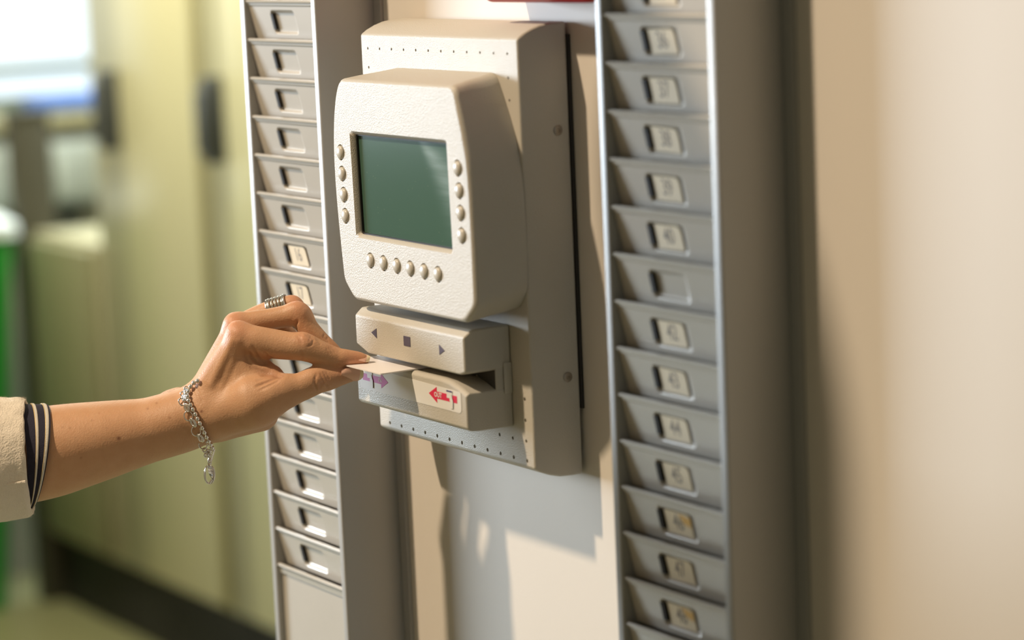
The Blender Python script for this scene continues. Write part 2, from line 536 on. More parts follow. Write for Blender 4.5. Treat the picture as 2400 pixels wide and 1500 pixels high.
def pocket_mesh():
    """one pocket: rolled lip on top, plate sloping back, pressed tag window. origin = left end of lip, width SW"""
    bm = bmesh.new()
    W = SW - 0.0010
    x0 = 0.0005
    zt, zb = -0.0036, -0.0262
    slope = 0.0050 / (zt - zb)
    def Y(z): return 0.0022 + (zt - z) * slope
    # window
    cx, cz, hx, hz, r = 0.0470, -0.0142, 0.0170, 0.0078, 0.0030
    angs = set()
    for sx in (0, 1):
        for sz in (zb, zt):
            angs.add(math.atan2(sz - cz, (x0 + W * sx) - cx))
    for k in range(40): angs.add(-math.pi + 2 * math.pi * (k + .5) / 40)
    for ax in (-1, 1):
        for az in (-1, 1):
            for k in range(5):
                a = k / 4 * math.pi / 2
                angs.add(math.atan2(az * (hz - r + r * math.sin(a)), ax * (hx - r + r * math.cos(a))))
    angs = sorted(angs)
    def rect(a):
        dx, dz = math.cos(a), math.sin(a)
        t = 9
        if dx > 1e-9: t = min(t, (x0 + W - cx) / dx)
        if dx < -1e-9: t = min(t, (x0 - cx) / dx)
        if dz > 1e-9: t = min(t, (zt - cz) / dz)
        if dz < -1e-9: t = min(t, (zb - cz) / dz)
        return cx + dx * t, cz + dz * t
    loops = []
    loops.append([(x, Y(z), z) for x, z in (rect(a) for a in angs)])
    for grow, dep in ((0.0005, 0.0), (0.0, 0.0003), (-0.0012, 0.0020), (-0.0018, 0.0024)):
        L = []
        for a in angs:
            t = ray_rrect(0, 0, hx + grow, hz + grow, r + grow, a)
            x, z = cx + math.cos(a) * t, cz + math.sin(a) * t
            if dep > 0.001: x -= max(0.0, (x - cx) / hx) * 0.0032
            L.append((x, Y(z) + dep, z))
        loops.append(L)
    n = len(angs)
    vr = [[bm.verts.new(p) for p in L] for L in loops]
    for A, B in zip(vr, vr[1:]):
        for i in range(n):
            bm.faces.new((A[i], A[(i + 1) % n], B[(i + 1) % n], B[i]))
    bm.faces.new(vr[-1])
    # slit at the left of the window (dark opening)
    # lip: rolled bead then short step to the plate
    prof = [(0.0030, 0.0002), (0.0016, 0.0009), (0.0003, 0.0006), (-0.0003, -0.0003), (0.0001, -0.0011), (0.0010, -0.0015), (0.0013, -0.0028), (Y(zt), zt)]
    prev = None
    for (y, z) in prof:
        cur = [bm.verts.new((x0, y, z)), bm.verts.new((x0 + W, y, z))]
        if prev: bm.faces.new((prev[0], prev[1], cur[1], cur[0]))
        prev = cur
    # turned-in bottom edge
    a = bm.verts.new((x0, Y(zb), zb)); b_ = bm.verts.new((x0 + W, Y(zb), zb))
    c = bm.verts.new((x0, Y(zb) + 0.012, zb - 0.0004)); d = bm.verts.new((x0 + W, Y(zb) + 0.012, zb - 0.0004))
    bm.faces.new((a, b_, d, c))
    bmesh.ops.remove_doubles(bm, verts=bm.verts, dist=1e-5)
    bmesh.ops.recalc_face_normals(bm, faces=bm.faces)
    me = bpy.data.meshes.new('pocket'); bm.to_mesh(me); bm.free()
    md = None
    finish(me, M['grey_metal'], 14, smooth=False)
    return me, (cx, cz, hx, hz, r), Y


POCKET, WIN, PY = pocket_mesh()


def slit_mesh():
    cx, cz, hx, hz, r = WIN
    bm = bmesh.new()
    z0, z1 = cz - hz * 0.62, cz + hz * 0.72
    v = []
    for (x, z) in ((cx - hx - 0.0008, z0), (cx - hx + 0.0024, z0), (cx - hx + 0.0024, z1), (cx - hx - 0.0008, z1)):
        for dy in (0.0, 0.0022):
            v.append(bm.verts.new((x, PY(z) - 0.0001 + dy, z)))
    for f in ((0, 2, 4, 6), (1, 3, 5, 7), (0, 1, 3, 2), (2, 3, 5, 4), (4, 5, 7, 6), (6, 7, 1, 0)):
        bm.faces.new([v[i] for i in f])
    bmesh.ops.recalc_face_normals(bm, faces=bm.faces)
    me = bpy.data.meshes.new('slit'); bm.to_mesh(me); bm.free()
    finish(me, M['dark_gap'], 30)
    return me


SLIT = slit_mesh()


def tag_mesh(num, tape=False, tilt=0.0):
    """paper number tag sitting in the pressed window (number printed as flat ink)"""
    cx, cz, hx, hz, r = WIN
    hx2, hz2 = hx - 0.0032, hz - 0.0012
    xa, xb = cx - hx + 0.0046, cx + hx - 0.0056
    loop = round_poly([(xa, cz - hz2), (xb, cz - hz2), (xb, cz + hz2), (xa, cz + hz2)], [0.0006, 0.0006, 0.0035, 0.0012])
    verts, faces, mi = [], [], []
    def put(x, z, dy):
        xr = cx + (x - cx) * math.cos(tilt) - (z - cz) * math.sin(tilt)
        zr = cz + (x - cx) * math.sin(tilt) + (z - cz) * math.cos(tilt)
        verts.append((xr, PY(zr) + dy, zr))
    for dy in (0.0012, 0.0016):
        for p in loop: put(p.x, p.y, dy)
    n = len(loop)
    faces.append(tuple(range(n))); faces.append(tuple(range(2 * n - 1, n - 1, -1)))
    for i in range(n): faces.append((i, (i + 1) % n, n + (i + 1) % n, n + i))
    mi += [0] * len(faces)
    tv, tf = text_geo(num, 0.0125, xs=0.78, bold=0.00012)
    base = len(verts)
    for x, z in tv: put(cx + x - 0.0006, cz + z + 0.0004, 0.00112)
    for f in tf:
        faces.append(tuple(base + i for i in f)); mi.append(1)
    if tape:
        base = len(verts)
        for (x, z) in ((cx + 0.001, cz + 0.006), (cx + 0.012, cz + 0.0045), (cx + 0.0105, cz - 0.001), (cx + 0.004, cz + 0.001)):
            put(x, z, 0.00108)
        faces.append((base, base + 1, base + 2, base + 3)); mi.append(2)
    me = bpy.data.meshes.new('number_tag'); me.from_pydata(verts, [], faces)
    for m in ('tag_card', 'tag_ink', 'tag_tape'): me.materials.append(M[m])
    me.polygons.foreach_set('material_index', mi)
    me.update()
    return me


def rack(x0, ztop, ks, tags, text, blank_from=None, label_extra=None):
    """x0: left inner edge; ztop: height of the lip of row 0; ks: rows; tags: {row: number}"""
    t = empty('card_rack', (x0 + SW / 2, WY, -0.7))
    label(t, text, 'card rack', 'card racks beside the time clock')
    zlo, zhi = -0.95, ztop + 0.32
    bm = bmesh.new()
    side = 0.0065
    # channel: side walls with rolled front edges, back sheet
    for a, b_ in ((x0 - side, x0), (x0 + SW, x0 + SW + side)):
        bm_box(bm, a, b_, -0.0012, WY, zlo, zhi)
    bm_obj('side_panel', bm, M['frame_metal'], t, 0.0012, 3)
    box('back_sheet', x0 + 0.0001, x0 + SW - 0.0001, 0.030, 0.032, zlo, zhi, M['frame_metal'], t)
    box('wall_flange', x0 + SW + side + 0.0002, x0 + SW + side + 0.009, WY - 0.0025, WY - 0.0001, zlo, zhi, M['frame_metal'], t)
    for k in ks:
        o = bpy.data.objects.new('pocket', POCKET); COL.objects.link(o)
        o.parent = t
        o.location = Vector((x0, 0.0, ztop - k * PITCH)) - t.location
        s = bpy.data.objects.new('slit', SLIT); COL.objects.link(s); s.parent = o
        if k in tags:
            num, tape, tilt = tags[k]
            g = bpy.data.objects.new('number_tag', tag_mesh(num, tape, tilt)); COL.objects.link(g); g.parent = o
            g['label'] = 'cream paper tag printed %s' % num
    if blank_from is not None:
        zb = ztop - blank_from * PITCH
        bm = bmesh.new()
        prof = [(0.0030, 0.0002), (0.0016, 0.0009), (0.0003, 0.0006), (-0.0003, -0.0003), (0.0001, -0.0011), (0.0012, -0.0020), (0.0016, -0.006), (0.0032, -0.0065), (0.0032, zlo - zb)]
        prev = None
        for (y, z) in prof:
            cur = [bm.verts.new((x0 + 0.0005, y, zb + z)), bm.verts.new((x0 + SW - 0.0005, y, zb + z))]
            if prev: bm.faces.new((prev[0], prev[1], cur[1], cur[0]))
            prev = cur
        bm_obj('blank_panel', bm, M['grey_metal'], t, angle=60)
    return t


rack(0.0, 0.0, range(-2, 14), {5: ('16', False, 0.02), 6: ('17', False, 0.0)},
     'grey metal card rack behind the hand, mostly empty pockets, left of the time clock', blank_from=14)
rtags = {-2: ('34', False, 0), -1: ('35', False, 0.01), 0: ('36', False, 0.03), 1: ('37', False, 0), 2: ('38', False, -0.02), 3: ('39', False, 0),
         4: ('40', False, 0.01), 6: ('42', False, 0.02), 7: ('43', False, -0.01), 8: ('44', False, 0), 9: ('45', False, 0.02), 10: ('46', True, 0),
         11: ('47', False, 0.03), 12: ('48', True, 0.02), 13: ('49', False, 0)}
rack(0.4320, 0.0206, range(-2, 18), rtags,
     'grey metal card rack numbered 36 to 48, right of the time clock')

# red box above the clock
t = empty('red_box', (0.34, WY, 0.03))
label(t, 'red plastic box with rounded corners on the wall, cut off above the time clock', 'box')
bm = bmesh.new()
ol = round_poly([(0.281, 0.0255), (0.401, 0.0255), (0.401, 0.145), (0.281, 0.145)], 0.010, 6)
ins = round_poly([(0.284, 0.0285), (0.398, 0.0285), (0.398, 0.142), (0.284, 0.142)], 0.008, 6)
loft(bm, [[(p.x, WY - 0.0002, p.y) for p in ol], [(p.x, 0.0165, p.y) for p in ol], [(p.x, 0.0135, p.y) for p in ins]])
bm_obj('box_shell', bm, M['red_plastic'], t, 0.001, 2, 40)
bm = bmesh.new()
ins2 = round_poly([(0.292, 0.037), (0.390, 0.037), (0.390, 0.134), (0.292, 0.134)], 0.005, 4)
loft(bm, [[(p.x, 0.0134, p.y) for p in ins2], [(p.x, 0.0122, p.y) for p in ins2]])
bm_obj('cover_plate', bm, M['red_plastic'], t, 0.0005, 2)

# ------------------------------------------------------------------ time clock terminal
T = empty('time_clock', (0.237, WY, -0.12))
label(T, 'beige wall time clock with dark green screen, oval buttons and card slot', 'time clock')

# housing: YZ profile extruded along X
prof = [(0.0418, 0.0135), (0.030, 0.0132), (0.0235, 0.0122), (0.0175, 0.0103), (0.0125, 0.0080), (0.0080, 0.0052),
        (0.0080, -0.2470), (0.0130, -0.2497), (0.0190, -0.2522), (0.0260, -0.2540), (0.0340, -0.2545), (0.0418, -0.2544)]
bm = bmesh.new()
loft(bm, [[(0.1437, y, z) for y, z in prof], [(0.3306, y, z) for y, z in prof]])
bmesh.ops.recalc_face_normals(bm, faces=bm.faces)
es = [e for e in bm.edges if e.calc_face_angle(0) > math.radians(28)]
bmesh.ops.bevel(bm, geom=es, offset=0.0016, segments=3, profile=0.5, affect='EDGES', clamp_overlap=True)
hs = bm_obj('housing', bm, M['plastic'], T, angle=30)
cut = bmesh.new()
holes = [(0.1530 + 0.01511 * k, -0.0035) for k in range(12)] + [(0.1575 + 0.01498 * k, -0.2430) for k in range(12)]
holes += [(0.1530, -0.0155), (0.3193, -0.0175), (0.3195, -0.0305), (0.2922, -0.2315), (0.3071, -0.2315), (0.3221, -0.2312), (0.3221, -0.2187), (0.3223, -0.2060)]
for k, (x, z) in enumerate(holes):
    r = 0.0009 if z > -0.1 else 0.0012
    loft(cut, [cyl_ring((x, 0.004, z), r, 'y', 12), cyl_ring((x, 0.0112, z), r, 'y', 12)])
boolean(hs, cut, 30)
box('mounting_plate', 0.1500, 0.3316, 0.0419, WY - 0.0002, -0.215, 0.006, M['dark_gap'], T, 0.0005)
for z in (-0.0493, -0.1949):
    bm = bmesh.new()
    loft(bm, [cyl_ring((0.3300, 0.0332, z), 0.0030, 'x', 20), cyl_ring((0.3311, 0.0332, z), 0.0030, 'x', 20), cyl_ring((0.3315, 0.0332, z), 0.0024, 'x', 20),
              cyl_ring((0.3315, 0.0332, z), 0.0012, 'x', 20), cyl_ring((0.3309, 0.0332, z), 0.0010, 'x', 20)])
    bm_obj('screw', bm, M['steel_screw'], T)

# screen unit
def resample(pts, n=120):
    P = [Vector(p) for p in pts] + [Vector(pts[0])]
    L = [0]
    for a, b2 in zip(P, P[1:]): L.append(L[-1] + (b2 - a).length)
    out = []
    j = 0
    for k in range(n):
        s = L[-1] * k / n
        while L[j + 1] < s: j += 1
        f = (s - L[j]) / max(1e-9, L[j + 1] - L[j])
        out.append(P[j].lerp(P[j + 1], f))
    return out


def inset(pts, d):
    n = len(pts); out = []
    cx = sum(p[0] for p in pts) / n; cz = sum(p[1] for p in pts) / n
    for i, p in enumerate(pts):
        a = Vector(pts[i - 1]); b2 = Vector(pts[(i + 1) % n])
        t = (b2 - a).normalized(); nn = Vector((-t.y, t.x))
        if nn.dot(Vector((cx, cz)) - Vector(p)) < 0: nn = -nn
        out.append(Vector(p) + nn * d)
    return out


mmf = lambda L: [(a * 0.001, b2 * 0.001) for a, b2 in L]
front = mmf([(176, -19.3), (315.5, -19.3), (318.8, -30), (323.5, -45), (327.6, -62), (329, -82), (329.4, -110), (329.2, -147), (317, -157.6),
             (181.5, -157.2), (169.3, -146.5), (166.6, -123), (164.4, -100), (163.4, -80), (163.8, -60), (166.3, -42), (170.6, -28)])
back = mmf([(184, -14.8), (306, -14.8), (312.5, -26), (320, -40), (327, -56), (331, -78), (332, -104), (331.6, -139), (321.5, -152.5),
            (177, -152.5), (167, -143), (164.5, -123), (163, -100), (162, -80), (162.5, -60), (165.5, -40), (172, -24)])
rad_ = [0.006, 0.006, .004, .006, .006, .006, .01, .004, .004, .004, .004, .01, .01, .01, .01, .008, .006]
Fp = round_poly(front, rad_, 4); Bp = round_poly(back, [min(0.012, r * 1.6) for r in rad_], 4)
def rinset(L, d):
    c = Vector((0.2465, -0.088))
    return [c + Vector(((p.x - c.x) * (1 - d / 0.082), (p.y - c.y) * (1 - d / 0.069))) for p in L]
Fi1 = rinset(Fp, 0.0005); Fi2 = rinset(Fp, 0.0014); Fi3 = rinset(Fp, 0.0027)
bm = bmesh.new()
mid = [a * 0.35 + b2 * 0.65 for a, b2 in zip(Bp, Fp)]
S = lambda L, y: [(p.x, y, p.y) for p in L]
loft(bm, [S(Bp, 0.0078), S([a * .6 + b2 * .4 for a, b2 in zip(Bp, Fp)], -0.004), S(mid, -0.014), S(Fp, -0.0236), S(Fi1, -0.0252), S(Fi2, -0.0263), S(Fi3, -0.0270)])
su = bm_obj('screen_unit', bm, M['plastic'], T, angle=45)
BT = [(174.9, -65.2), (175.6, -78.4), (176.3, -91.5), (177.0, -104.6)] + [(316.3, -67), (316.9, -80), (317.3, -92.9), (317.6, -106)] + \
     [(206.5 + 16.35 * k, -130.1 - 0.22 * k) for k in range(6)]
cut = bmesh.new()
for (x, z) in BT:
    loft(cut, [cyl_ring((x * .001, -0.03, z * .001), 0.0052, 'y', 28, 1.0, 1.02), cyl_ring((x * .001, -0.0258, z * .001), 0.0048, 'y', 28, 1.0, 1.02)])
boolean(su, cut, 45)
cut = bmesh.new()
op = round_poly([(0.1877, -0.0512), (0.3048, -0.0512), (0.3065, -0.1180), (0.1895, -0.1172)], 0.0022, 4)
def oin(d):
    c = Vector((0.2472, -0.0844))
    return [c + Vector(((p.x - c.x) * (1 - d / 0.0587), (p.y - c.y) * (1 - d / 0.0332))) for p in op]
op2 = oin(0.0022)
loft(cut, [S(oin(-0.0006), -0.0278), S(op2, -0.0246), S(op2, -0.0215)])
boolean(su, cut, 45)
bm = bmesh.new()
lc = oin(0.0023)
loft(bm, [S(lc, -0.0214), S(lc, -0.0226)])
bm_obj('display', bm, M['lcd'], su)
bm = bmesh.new()
lcb = oin(0.0023); lci = oin(0.0030)
vr0 = [bm.verts.new(q) for q in S(lcb, -0.0240)]; vr1 = [bm.verts.new(q) for q in S(lci, -0.0240)]; vr2 = [bm.verts.new(q) for q in S(lci, -0.0227)]; vr3 = [bm.verts.new(q) for q in S(lcb, -0.0227)]
for A, B_ in ((vr0, vr1), (vr1, vr2), (vr2, vr3), (vr3, vr0)):
    for i in range(len(A)): bm.faces.new((A[i], A[(i + 1) % len(A)], B_[(i + 1) % len(A)], B_[i]))
bm_obj('display_gasket', bm, M['dark_gap'], su)
def weighted(o):
    w = o.modifiers.new('w', 'WEIGHTED_NORMAL'); w.weight = 100; w.keep_sharp = True
WGT = (su, hs)
for o_ in WGT: weighted(o_)
# button: domed cap
bm = bmesh.new()
rings = []
for r, y in ((0.0042, 0.0012), (0.0042, 0.0002), (0.0040, -0.0004), (0.0035, -0.0009), (0.0027, -0.0013), (0.0016, -0.0016), (0.0005, -0.0017)):
    rings.append(cyl_ring((0, y, 0), r, 'y', 24))
loft(bm, rings)
bmesh.ops.recalc_face_normals(bm, faces=bm.faces)
bme = bpy.data.meshes.new('button'); bm.to_mesh(bme); bm.free(); finish(bme, M['plastic_smooth'], 60)
for (x, z) in BT:
    o = bpy.data.objects.new('button', bme); COL.objects.link(o); o.parent = su
    o.location = Vector((x * .001, -0.0272, z * .001))

# card reader: base, upper and lower modules
def xz_solid(name, layers, m, parent, bev, seg=2, mat2=None):
    bm = bmesh.new()
    loft(bm, [[(x, y, z) for x, z in L] for y, L in layers])
    return bm_obj(name, bm, m, parent, bev, seg, angle=40, minang=25)

box('reader_base', 0.1755, 0.3086, -0.0030, 0.0078, -0.2085, -0.1850, M['plastic'], T)
up = [(0.1750, -0.1630), (0.3090, -0.1630), (0.3090, -0.1886), (0.3020, -0.1902), (0.1900, -0.1902), (0.1750, -0.1855)]
upf = [(0.1762, -0.1672), (0.3080, -0.1672), (0.3080, -0.1882), (0.3015, -0.1900), (0.1903, -0.1900), (0.1762, -0.1855)]
um = xz_solid('reader_top', [(0.0078, up), (-0.0180, up), (-0.0236, upf)], M['plastic'], T, 0.0013, 3)
lo = [(0.1750, -0.2015), (0.1790, -0.1972), (0.1860, -0.1950), (0.2800, -0.1948), (0.2900, -0.1955), (0.3000, -0.1978), (0.3090, -0.2008), (0.3090, -0.2238), (0.1750, -0.2238)]
lof = [(0.1757, -0.2030), (0.1800, -0.1990), (0.1865, -0.1968), (0.2790, -0.1962), (0.2895, -0.1968), (0.2990, -0.1990), (0.3083, -0.2022), (0.3083, -0.2212), (0.1757, -0.2212)]
lm = xz_solid('reader_bottom', [(0.0078, lo), (-0.0165, lo), (-0.0216, [(a, b2 + (0.0003 if b2 > -0.21 else 0.0006)) for a, b2 in lo]), (-0.0238, lof)], M['plastic'], T, 0.0009, 2)
# inset block on the right side at the slot's end
box('side_insert', 0.3094, 0.3098, 0.0022, 0.0076, -0.2035, -0.1852, M['plastic_smooth'], T, 0.0002)
# inner back wall of the slot with small rollers
box('slot_lining', 0.1756, 0.3080, -0.0034, -0.0031, -0.2007, -0.1890, M['slot_dark'], T)
for k in range(3):
    bm = bmesh.new()
    loft(bm, [cyl_ring((0.262 + 0.014 * k, -0.0048, -0.1944), 0.0007, 'y', 10), cyl_ring((0.262 + 0.014 * k, -0.0035, -0.1944), 0.0007, 'y', 10)])
    bm_obj('contact_pin', bm, M['silver'], T)


def flat(name, polys, y, m, parent, th=0.00012):
    bm = bmesh.new()
    for P in polys:
        loft(bm, [[(a, y, b2) for a, b2 in P], [(a, y - th, b2) for a, b2 in P]])
    return bm_obj(name, bm, m, parent, angle=30)


for o_ in (um, lm): weighted(o_)
yf = -0.02365
for nm, P in (('arrow_icon', [(0.1968, -0.1762), (0.2036, -0.1730), (0.2036, -0.1792)]),
              ('stop_icon', [(0.2372, -0.1738), (0.2452, -0.1738), (0.2452, -0.1798), (0.2372, -0.1798)]),
              ('arrow_icon', [(0.2860, -0.1774), (0.2797, -0.1744), (0.2797, -0.1806)])):
    flat(nm, [P], yf + 0.0001, M['chrome_icon'], um, 0.0003)
yl = -0.02385
stk = round_poly([(0.1795, -0.1978), (0.3005, -0.1978), (0.3030, -0.2035), (0.3030, -0.2130), (0.1795, -0.2130)], [0.002, 0.004, 0.002, 0.003, 0.003], 4)
stk = round_poly([(0.1795, -0.1985), (0.3030, -0.2003), (0.3030, -0.2130), (0.1795, -0.2130)], [0.001, 0.002, 0.003, 0.003], 4)
flat('sticker', [[(p.x, p.y) for p in stk]], yl, M['label_white'], lm, 0.0002)
yp = yl - 0.00022
AZ = -0.2052
flat('in_arrow', [[(0.1835, AZ + 0.0020), (0.2067, AZ + 0.0020), (0.2067, AZ - 0.0023), (0.1835, AZ - 0.0023)], [(0.2068, AZ + 0.0044), (0.2068, AZ - 0.0048), (0.2157, AZ - 0.0002)]], yp, M['print_magenta'], lm)
flat('out_arrow', [[(0.2752, AZ + 0.0020), (0.2752, AZ - 0.0023), (0.2985, AZ - 0.0023), (0.2985, AZ + 0.0020)], [(0.2751, AZ - 0.0050), (0.2751, AZ + 0.0047), (0.2655, AZ - 0.0002)]], yp, M['print_red'], lm)


def flat_text(name, s, cx, cz, size, xs, y, m, parent, bold):
    v, f = text_geo(s, size, xs=xs, bold=bold)
    me = bpy.data.meshes.new(name)
    me.from_pydata([(cx + a, y, cz + b2) for a, b2 in v], [], f)
    me.materials.append(m)
    return link_mesh(name, me, parent)


flat_text('in_lettering', 'IN', 0.2057, AZ - 0.0001, 0.0040, 1.05, yp - 0.0002, M['label_white'], lm, 0.0)
flat_text('out_lettering', 'OUT', 0.2765, AZ - 0.0001, 0.0040, 1.05, yp - 0.0002, M['label_white'], lm, 0.00012)
for hx, nm in ((0.1940, 'in'), (0.2913, 'out')):
    # small pictogram: a hand holding a card with a dark stripe
    ha = flat('card_pictogram', [[(hx - 0.0042, AZ + 0.0045), (hx + 0.0022, AZ + 0.0045), (hx + 0.0022, AZ - 0.0002), (hx - 0.0042, AZ - 0.0002)]], yp - 0.00022, M['label_white'], lm)
    flat('stripe', [[(hx - 0.0042, AZ + 0.0045), (hx + 0.0022, AZ + 0.0045), (hx + 0.0022, AZ + 0.0036), (hx - 0.0042, AZ + 0.0036)]], yp - 0.00036, M['print_navy'], lm)
    hand = [(hx + 0.0004, AZ + 0.0018), (hx + 0.0014, AZ + 0.0022), (hx + 0.0020, AZ + 0.0006), (hx + 0.0030, AZ - 0.0012), (hx + 0.0027, AZ - 0.0060), (hx + 0.0000, AZ - 0.0060), (hx + 0.0002, AZ - 0.0026), (hx - 0.0008, AZ - 0.0012), (hx - 0.0002, AZ + 0.0004)]
    flat('hand_outline', [[tuple(q) for q in inset(hand, -0.00007)]], yp - 0.00037, M['print_navy'], lm, 0.00005)
    flat('hand_pictogram', [hand], yp - 0.00043, M['label_white'], lm)

# ------------------------------------------------------------------ the white card being fed into the slot
zc = -0.1941
cp = round_poly([(0.1835, 0.0), (0.2440, -0.0445), (0.2440, -0.0040), (0.1835, -0.0040)], 0.0)
outl = round_poly([(0.1835, -0.0445), (0.2440, -0.0445), (0.2440, -0.0040), (0.1835, -0.0040)], 0.0016, 4)
bm = bmesh.new()
loft(bm, [[(p.x, p.y, zc - 0.0004) for p in outl], [(p.x, p.y, zc + 0.0004) for p in outl]])
o = bm_obj('card', bm, M['card_white'])
label(o, 'blank white plastic card held by fingertips and pushed into the reader slot', 'card')

#ARM#
# ------------------------------------------------------------------ the arm and hand: one continuous surface
# local frame: u right, v up, w towards the camera, in mm; origin at photo point (700,850)
O3 = wp(700, 850, 0)


def loc(px, py, d=0.0):
    q = wp(px, py, d) - O3
    return np.array([q @ RT, q @ UP, q @ BK]) * 1000.0


def to_world(P):
    P = np.asarray(P) * 0.001
    return O3 + P[..., 0:1] * RT + P[..., 1:2] * UP + P[..., 2:3] * BK


K = FPX / D0 / 1000.0        # photo pixels per mm
H = 0.7
LO = np.array([-228.0, -105.0, -64.0]); HI = np.array([50.0, 50.0, 40.0])
NG = np.ceil((HI - LO) / H).astype(int)
GX, GY, GZ = [np.arange(NG[i], dtype=np.float32) * H + LO[i] for i in range(3)]


def field():
    return np.full(tuple(NG), 30.0, dtype=np.float32)


def smin_into(F, sl, D, k):
    A = F[sl]
    h = np.clip(0.5 + 0.5 * (A - D) / k, 0, 1)
    F[sl] = A * (1 - h) + D * h - k * h * (1 - h)


def cone(F, a, b, k, sw=1.0):
    """smooth-union a tapered capsule; a,b = (px,py,d,r px); sw stretches it in depth"""
    A = loc(*a[:3]); B = loc(*b[:3]); ra, rb = a[3] / K, b[3] / K
    m = max(ra, rb) * max(1, sw) + k + 4
    lo = np.maximum(((np.minimum(A, B) - m - LO) / H).astype(int), 0)
    hi = np.minimum(((np.maximum(A, B) + m - LO) / H).astype(int) + 1, NG)
    if np.any(hi <= lo): return
    sl = tuple(slice(lo[i], hi[i]) for i in range(3))
    x = GX[sl[0]][:, None, None]; y = GY[sl[1]][None, :, None]; z = GZ[sl[2]][None, None, :]
    s = np.array([1, 1, 1 / sw])
    A2, B2 = A * s, B * s
    AB = B2 - A2; L2 = AB @ AB
    px, py, pz = x - A2[0], y - A2[1], z / sw - A2[2]
    t = np.clip((px * AB[0] + py * AB[1] + pz * AB[2]) / L2, 0, 1)
    D = np.sqrt((px - t * AB[0]) ** 2 + (py - t * AB[1]) ** 2 + (pz - t * AB[2]) ** 2) - (ra + (rb - ra) * t)
    smin_into(F, sl, D.astype(np.float32), k)


def spline(pts, n=5):
    P = np.array(pts, float); out = []
    for i in range(len(P) - 1):
        p0 = P[max(i - 1, 0)]; p1 = P[i]; p2 = P[i + 1]; p3 = P[min(i + 2, len(P) - 1)]
        for k in range(n):
            t = k / n
            out.append(0.5 * (2 * p1 + (p2 - p0) * t + (2 * p0 - 5 * p1 + 4 * p2 - p3) * t * t + (3 * p1 - p0 - 3 * p2 + p3) * t ** 3))
    out.append(P[-1])
    return out


def chain(pts, k=2.2, F=None, sw=1.0):
    F = field() if F is None else F
    pts = spline(pts); k = 0.35
    for a, b in zip(pts, pts[1:]): cone(F, a, b, k, sw)
    return F


def sm(A, B, k):
    h = np.clip(0.5 + 0.5 * (A - B) / k, 0, 1)
    return A * (1 - h) + B * h - k * h * (1 - h)


# palm, wrist and forearm
palm = field()
for a, b, k, sw in (
    ((564, 793, -4, 33), (486, 930, -12, 47), 5, 1), ((556, 770, -18, 31), (484, 930, -22, 48), 5, 1),
    ((563, 772, -33, 29), (486, 940, -33, 46), 5, 1), ((576, 792, -45, 27), (494, 960, -42, 42), 5, 1),
    ((600, 812, -12, 34), (540, 940, -20, 54), 6, 1), ((596, 830, -30, 34), (545, 950, -30, 50), 6, 1),
    ((418, 940, -40, 32), (405, 945, -38, 32), 7, 1),
    ((500, 972, -10, 58), (600, 940, -4, 62), 8, 1), ((520, 985, -26, 48), (610, 968, -22, 44), 8, 1),
    ((600, 938, 0, 56), (668, 917, 4, 40), 7, 1),
    ((585, 850, -6, 30), (640, 874, -2, 18), 5, 1), ((575, 880, -10, 50), (640, 895, -4, 26), 6, 1),
):
    cone(palm, a, b, k, sw)

arm_f = field()
for q0, q1 in (lambda L: zip(L, L[1:]))(spline([(498, 960, -24, 66, 1.30), (470, 970, -24, 71, 1.30), (432, 984, -24, 75, 1.3), (390, 997, -24, 75.5, 1.29), (345, 1009, -24, 77, 1.28), (295, 1020, -24, 84, 1.25), (245, 1031, -24, 92, 1.22),
                                                  (175, 1046, -24, 102, 1.17), (105, 1061, -24, 110, 1.12), (0, 1077, -24, 116, 1.1), (-100, 1092, -24, 120, 1.08)], 6)):
    cone(arm_f, tuple(q0[:4]), tuple(q1[:4]), 0.4, float((q0[4] + q1[4]) / 2))
palm = sm(palm, arm_f, 7.0)
del arm_f
index = chain([(564, 792, -4, 36), (600, 799, -1, 35), (641, 806, 0, 34.5), (680, 811, 2, 32.5), (711, 813, 3, 33), (748, 826, 3, 28.5), (788, 838, 2, 23.5), (808, 840, 2, 21.5), (838, 841, 1, 17.0), (852, 843, 1, 13)])
middle = chain([(557, 768, -19, 33), (595, 757, -18, 29), (634, 748, -17, 25.5), (672, 741, -16, 26.5), (699, 737, -15, 29.5), (722, 768, -14, 24.5), (752, 797, -13, 20), (780, 820, -12, 16.5), (800, 838, -11, 12)])
ring = chain([(565, 766, -35, 29), (600, 744, -34, 26), (645, 724, -32, 24), (672, 716, -31, 22.5), (690, 716, -30, 22), (712, 750, -29, 20), (742, 788, -27, 17), (765, 812, -26, 14)])
pinky = chain([(576, 792, -48, 26), (612, 784, -47, 22), (655, 772, -45, 20), (684, 790, -43, 18), (706, 818, -42, 15), (722, 836, -41, 12)])
thumb = chain([(600, 938, 0, 54), (640, 925, 3, 46), (668, 917, 4, 38), (705, 907, 4, 33.5), (742, 890, 3, 33), (768, 887, 2, 28.5), (795, 882, 1, 22.5), (822, 880, 0, 15), (838, 879, 0, 10)], 3.0)


fingers = np.minimum(sm(index, middle, 0.9), sm(ring, pinky, 0.9))
fingers = sm(np.minimum(index, index), middle, 0.9)
fingers = sm(fingers, sm(ring, pinky, 0.9), 0.9)
F = sm(palm, fingers, 4.0)
F = sm(F, thumb, 3.0)
# keep the pinch open around the card: carve a thin slab where the card lies between the pads
del palm, index, middle, ring, pinky


